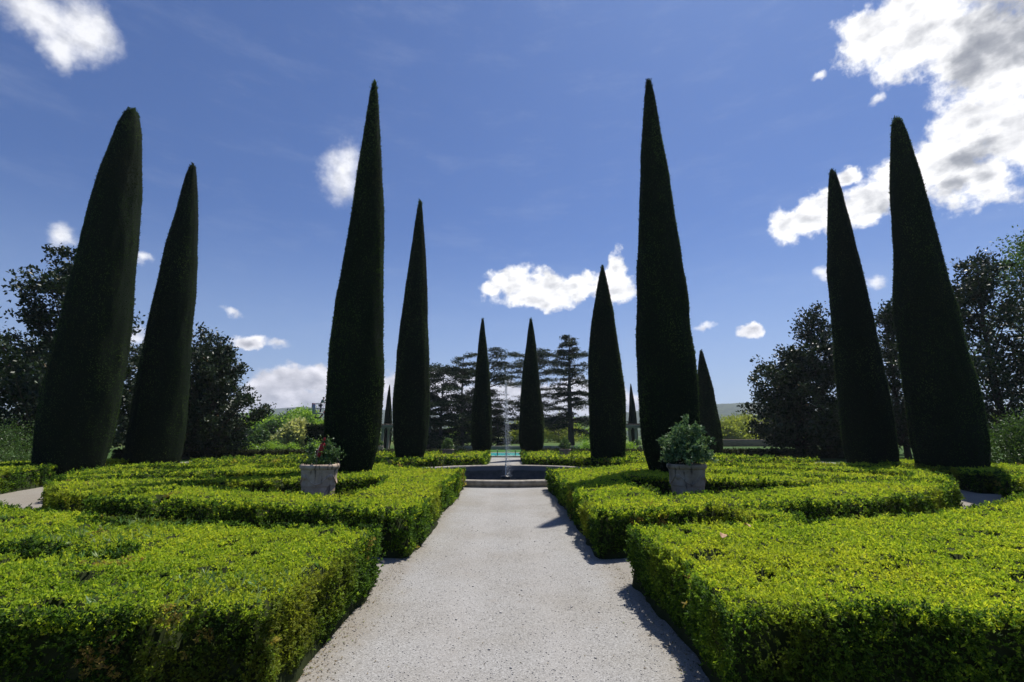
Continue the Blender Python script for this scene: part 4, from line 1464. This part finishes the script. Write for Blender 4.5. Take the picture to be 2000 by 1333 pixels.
def lift():
    root = empty('boom_lift', (-15.2, 56.2, 0), 'red and grey lift with its basket raised beside the tall cypress', 'lift')
    b0 = LIFT - np.array([-15.2, 56.2, 0])
    x, y, z = b0
    bars = []
    for zz in (.03, .55, 1.05):
        ring = [(-.55, -.4), (.55, -.4), (.55, .4), (-.55, .4), (-.55, -.4)]
        for k in range(4):
            bars.append(tube([(x + ring[k][0], y + ring[k][1], z + zz), (x + ring[k + 1][0], y + ring[k + 1][1], z + zz)], .03, 6))
    for (px, py) in ((-.55, -.4), (.55, -.4), (.55, .4), (-.55, .4), (0, -.4), (0, .4)):
        bars.append(tube([(x + px, y + py, z), (x + px, y + py, z + 1.05)], .028, 6))
    bk = part('basket', bars, M['grey_metal'], root)
    part('floor_plate', [box(x - .58, x + .58, y - .43, y + .43, z - .06, z - .002, .01)], M['grey_metal'], bk)
    part('panel', [box(x - .62, x - .30, y - .47, y - .44, z + .05, z + .95, .01)], M['grey_metal'], bk)
    part('control_box', [box(x - .78, x - .60, y - .25, y + .25, z + .62, z + 1.12, .02)], M['red_paint'], bk)
    part('bracket', [tube([(x - .3, y, z - .05), (x - .42, y, z - .45), (x + .1, y, z - .5)], .06, 8)], M['black_metal'], bk)
    part('boom', [tube([(x + .1, y, z - .5), (x + .55, y, z + .15), (x + .95, y + .1, z - .35), (x + 1.35, y + .2, z - 1.0), (-.9, .1, 2.1)], [.09, .1, .1, .11, .12], 8)], M['red_paint'], root)
    part('mast', [tube([(-.9, .1, 2.1), (0, 0, 1.2), (0, 0, .6)], [.14, .18, .2], 10)], M['red_paint'], root)
    part('chassis', [box(-1.1, 1.1, -.6, .6, .35, .85, .05)], M['red_paint'], root)
    for sx in (-.75, .75):
        for sy in (-.7, .7):
            V, Fq = lathe([(.02, -.12), (.2, -.12), (.34, -.1), (.36, -.04), (.36, .04), (.34, .1), (.2, .12), (.02, .12)], 24)
            mesh('wheel', np.stack([V[:, 0] + sx, V[:, 2] + sy, V[:, 1] + .36], -1), Fq, M['tyre'], root, smooth=True)


lift()


def person():
    root = empty('person', tuple(LIFT + np.array([.1, 0, 0])), 'person in a green jacket leaning forward in the lift basket', 'person')
    J = {'pelvis': ((0, 0, .95), (.15, .11)), 'waist': ((.05, 0, 1.10), (.14, .10)), 'chest': ((.16, 0, 1.32), (.17, .12)), 'collar': ((.22, 0, 1.46), (.12, .09)), 'neck': ((.26, 0, 1.53), (.055, .055)),
         'chin': ((.30, 0, 1.58), (.062, .062)), 'head': ((.31, 0, 1.66), (.088, .08)), 'crown': ((.31, 0, 1.74), (.06, .06)),
         'hipL': ((0, .09, .88), (.10, .10)), 'kneeL': ((.03, .10, .48), (.065, .065)), 'ankL': ((-.02, .10, .09), (.045, .045)), 'toeL': ((.14, .11, .04), (.035, .03)),
         'hipR': ((0, -.09, .88), (.10, .10)), 'kneeR': ((.05, -.10, .48), (.065, .065)), 'ankR': ((.0, -.10, .09), (.045, .045)), 'toeR': ((.16, -.11, .04), (.035, .03)),
         'shL': ((.20, .19, 1.42), (.07, .07)), 'elL': ((.34, .24, 1.19), (.05, .05)), 'wrL': ((.52, .16, 1.15), (.032, .03)), 'pmL': ((.60, .14, 1.15), (.038, .02)),
         'shR': ((.20, -.19, 1.42), (.07, .07)), 'elR': ((.32, -.25, 1.2), (.05, .05)), 'wrR': ((.50, -.17, 1.12), (.032, .03)), 'pmR': ((.58, -.15, 1.12), (.038, .02))}
    B = [('pelvis', 'waist'), ('waist', 'chest'), ('chest', 'collar'), ('collar', 'neck'), ('neck', 'chin'), ('chin', 'head'), ('head', 'crown'),
         ('pelvis', 'hipL'), ('hipL', 'kneeL'), ('kneeL', 'ankL'), ('ankL', 'toeL'), ('pelvis', 'hipR'), ('hipR', 'kneeR'), ('kneeR', 'ankR'), ('ankR', 'toeR'),
         ('collar', 'shL'), ('shL', 'elL'), ('elL', 'wrL'), ('wrL', 'pmL'), ('collar', 'shR'), ('shR', 'elR'), ('elR', 'wrR'), ('wrR', 'pmR')]
    for s, sg in (('L', 1), ('R', -1)):
        p = np.array(J['pm' + s][0])
        for k, (dy, ln) in enumerate(((-.028, .06), (-.010, .07), (.010, .066), (.027, .05))):
            J['k%d%s' % (k, s)] = (tuple(p + np.array([.035, dy, 0])), (.010, .010))
            J['f%d%s' % (k, s)] = (tuple(p + np.array([.035 + ln * .6, dy, -.02])), (.008, .008))
            J['t%d%s' % (k, s)] = (tuple(p + np.array([.03 + ln * .6, dy, -.05])), (.007, .007))
            B += [('pm' + s, 'k%d%s' % (k, s)), ('k%d%s' % (k, s), 'f%d%s' % (k, s)), ('f%d%s' % (k, s), 't%d%s' % (k, s))]
        J['th' + s] = (tuple(p + np.array([-.02, -sg * .05, -.01])), (.010, .010))
        J['tt' + s] = (tuple(p + np.array([.025, -sg * .06, -.03])), (.008, .008))
        B += [('pm' + s, 'th' + s), ('th' + s, 'tt' + s)]
    body = skin_figure('body', J, B, M['skin'], root)
    CJ = {k: (J[k][0], tuple(r * 1.14 for r in J[k][1])) for k in ('waist', 'chest', 'collar', 'shL', 'elL', 'wrL', 'shR', 'elR', 'wrR')}
    CJ['collar'] = (J['collar'][0], (.10, .085))
    for s in 'LR':
        CJ['wr' + s] = (tuple(np.array(J['el' + s][0]) * .2 + np.array(J['wr' + s][0]) * .8), (.042, .042))
    CJ['hem'] = ((0, 0, .93), (.17, .13))
    skin_figure('jacket', CJ, [('waist', 'chest'), ('waist', 'hem'), ('chest', 'collar'), ('collar', 'shL'), ('shL', 'elL'), ('elL', 'wrL'), ('collar', 'shR'), ('shR', 'elR'), ('elR', 'wrR')], M['jacket'], root)
    TJ = {k: (J[k][0], tuple(r * 1.16 for r in J[k][1])) for k in ('pelvis', 'hipL', 'kneeL', 'ankL', 'hipR', 'kneeR', 'ankR')}
    skin_figure('trousers', TJ, [('pelvis', 'hipL'), ('hipL', 'kneeL'), ('kneeL', 'ankL'), ('pelvis', 'hipR'), ('hipR', 'kneeR'), ('kneeR', 'ankR')], M['trousers'], root)
    skin_figure('hair', {'a': ((.295, 0, 1.70), (.09, .088)), 'b': ((.295, 0, 1.765), (.07, .07)), 'c': ((.255, 0, 1.64), (.05, .065))}, [('a', 'b'), ('a', 'c')], M['hair'], root)
    for nm, m, pts, rd in (('nose', 'skin', [(.392, 0, 1.665), (.415, 0, 1.64)], [.008, .012]), ('mouth', 'red_cloth', [(.375, -.02, 1.60), (.383, 0, 1.598), (.375, .02, 1.60)], [.003, .006, .003]),
                           ('eye', 'hair', [(.382, .03, 1.675), (.386, .034, 1.675)], [.008, .008]), ('eye', 'hair', [(.382, -.03, 1.675), (.386, -.034, 1.675)], [.008, .008]),
                           ('ear', 'skin', [(.305, .082, 1.68), (.30, .088, 1.63)], [.014, .01]), ('ear', 'skin', [(.305, -.082, 1.68), (.30, -.088, 1.63)], [.014, .01])):
        part(nm, [tube(pts, rd, 8)], M[m], body)


person()


# ------------------------------------------------------------------ dry leaves and stray grass on the near hedges
def dry_leaf(px, py, Y, s, lab, seed):
    r = np.random.default_rng(seed)
    u, v = np.meshgrid(np.linspace(0, 1, 9), np.linspace(-1, 1, 7), indexing='ij')
    w = .34 * np.sin(np.pi * u) ** .7
    X = (u - .5); Y_ = v * w; Z = .35 * (v * w) ** 2 * 3 + .12 * np.sin(u * 3) + .03 * r.normal(size=u.shape)
    V = np.stack([X, Y_, Z], -1).reshape(-1, 3) * s
    idx = np.arange(63).reshape(9, 7)
    Fq = np.stack([idx[:-1, :-1], idx[1:, :-1], idx[1:, 1:], idx[:-1, 1:]], -1).reshape(-1, 4)
    o = mesh('dry_leaf', V, Fq, M['dry_leaf'], smooth=True)
    p = at(px, py, Y)
    o.location = (p[0], p[1], .635)
    o.rotation_euler = (.3, -.2, seed)
    tag(o, lab, 'leaf', 'dry leaves on the near right hedge')


dry_leaf(1412, 1046, 5.05, .10, 'curled pale brown leaf, nearer one on the right hedge', 1)
dry_leaf(1459, 1026, 5.6, .09, 'narrow brown leaf, farther one on the right hedge', 2)


# ------------------------------------------------------------------ hills and haze
def hills():
    na, nr = 420, 46
    az = np.linspace(-np.pi, np.pi, na)
    rad = 420 * (5200 / 420) ** np.linspace(0, 1, nr)
    Rr, A = np.meshgrid(rad, az, indexing='ij')
    X, Y = Rr * np.sin(A), Rr * np.cos(A)
    ridge = fbm(X / 900 + 7, Y / 900 + 3, seed=61, oct=5)
    t = np.clip((Rr - 700) / 1900, 0, 1); t = t * t * (3 - 2 * t)
    h = t * (30 + 165 * ridge ** 1.3) + 10 * t * (fbm(X / 60, Y / 60, seed=62, oct=3) - .5)
    h += 7 * t * (vnoise(X / 14, Y / 14, seed=64))
    h -= np.clip((Rr - 3600) / 1600, 0, 1) * 60
    Z = h - .6
    idx = np.arange(na * nr).reshape(nr, na)
    Fq = np.stack([idx[:-1, :-1], idx[:-1, 1:], idx[1:, 1:], idx[1:, :-1]], -1).reshape(-1, 4)
    tag(mesh('hills', np.stack([X, Y, Z], -1).reshape(-1, 3), Fq, M['hill'], smooth=True), kind='structure')


hills()


def haze():
    V, Fq = box(-5600, 5600, -5600, 5600, -1.6, 210, 0)
    m, nt, out = new_mat('haze')
    t = NT(nt)
    pv = t.n('VolumePrincipled')
    pv.inputs['Color'].default_value = (.80, .87, .97, 1)
    pv.inputs['Density'].default_value = 2.2e-4
    pv.inputs['Anisotropy'].default_value = .3
    t.l(pv.outputs[0], out.inputs['Volume'])
    o = mesh('haze', V, Fq[:, :3], m)
    tag(o, kind='stuff')


HAZE = True
if HAZE:
    haze()
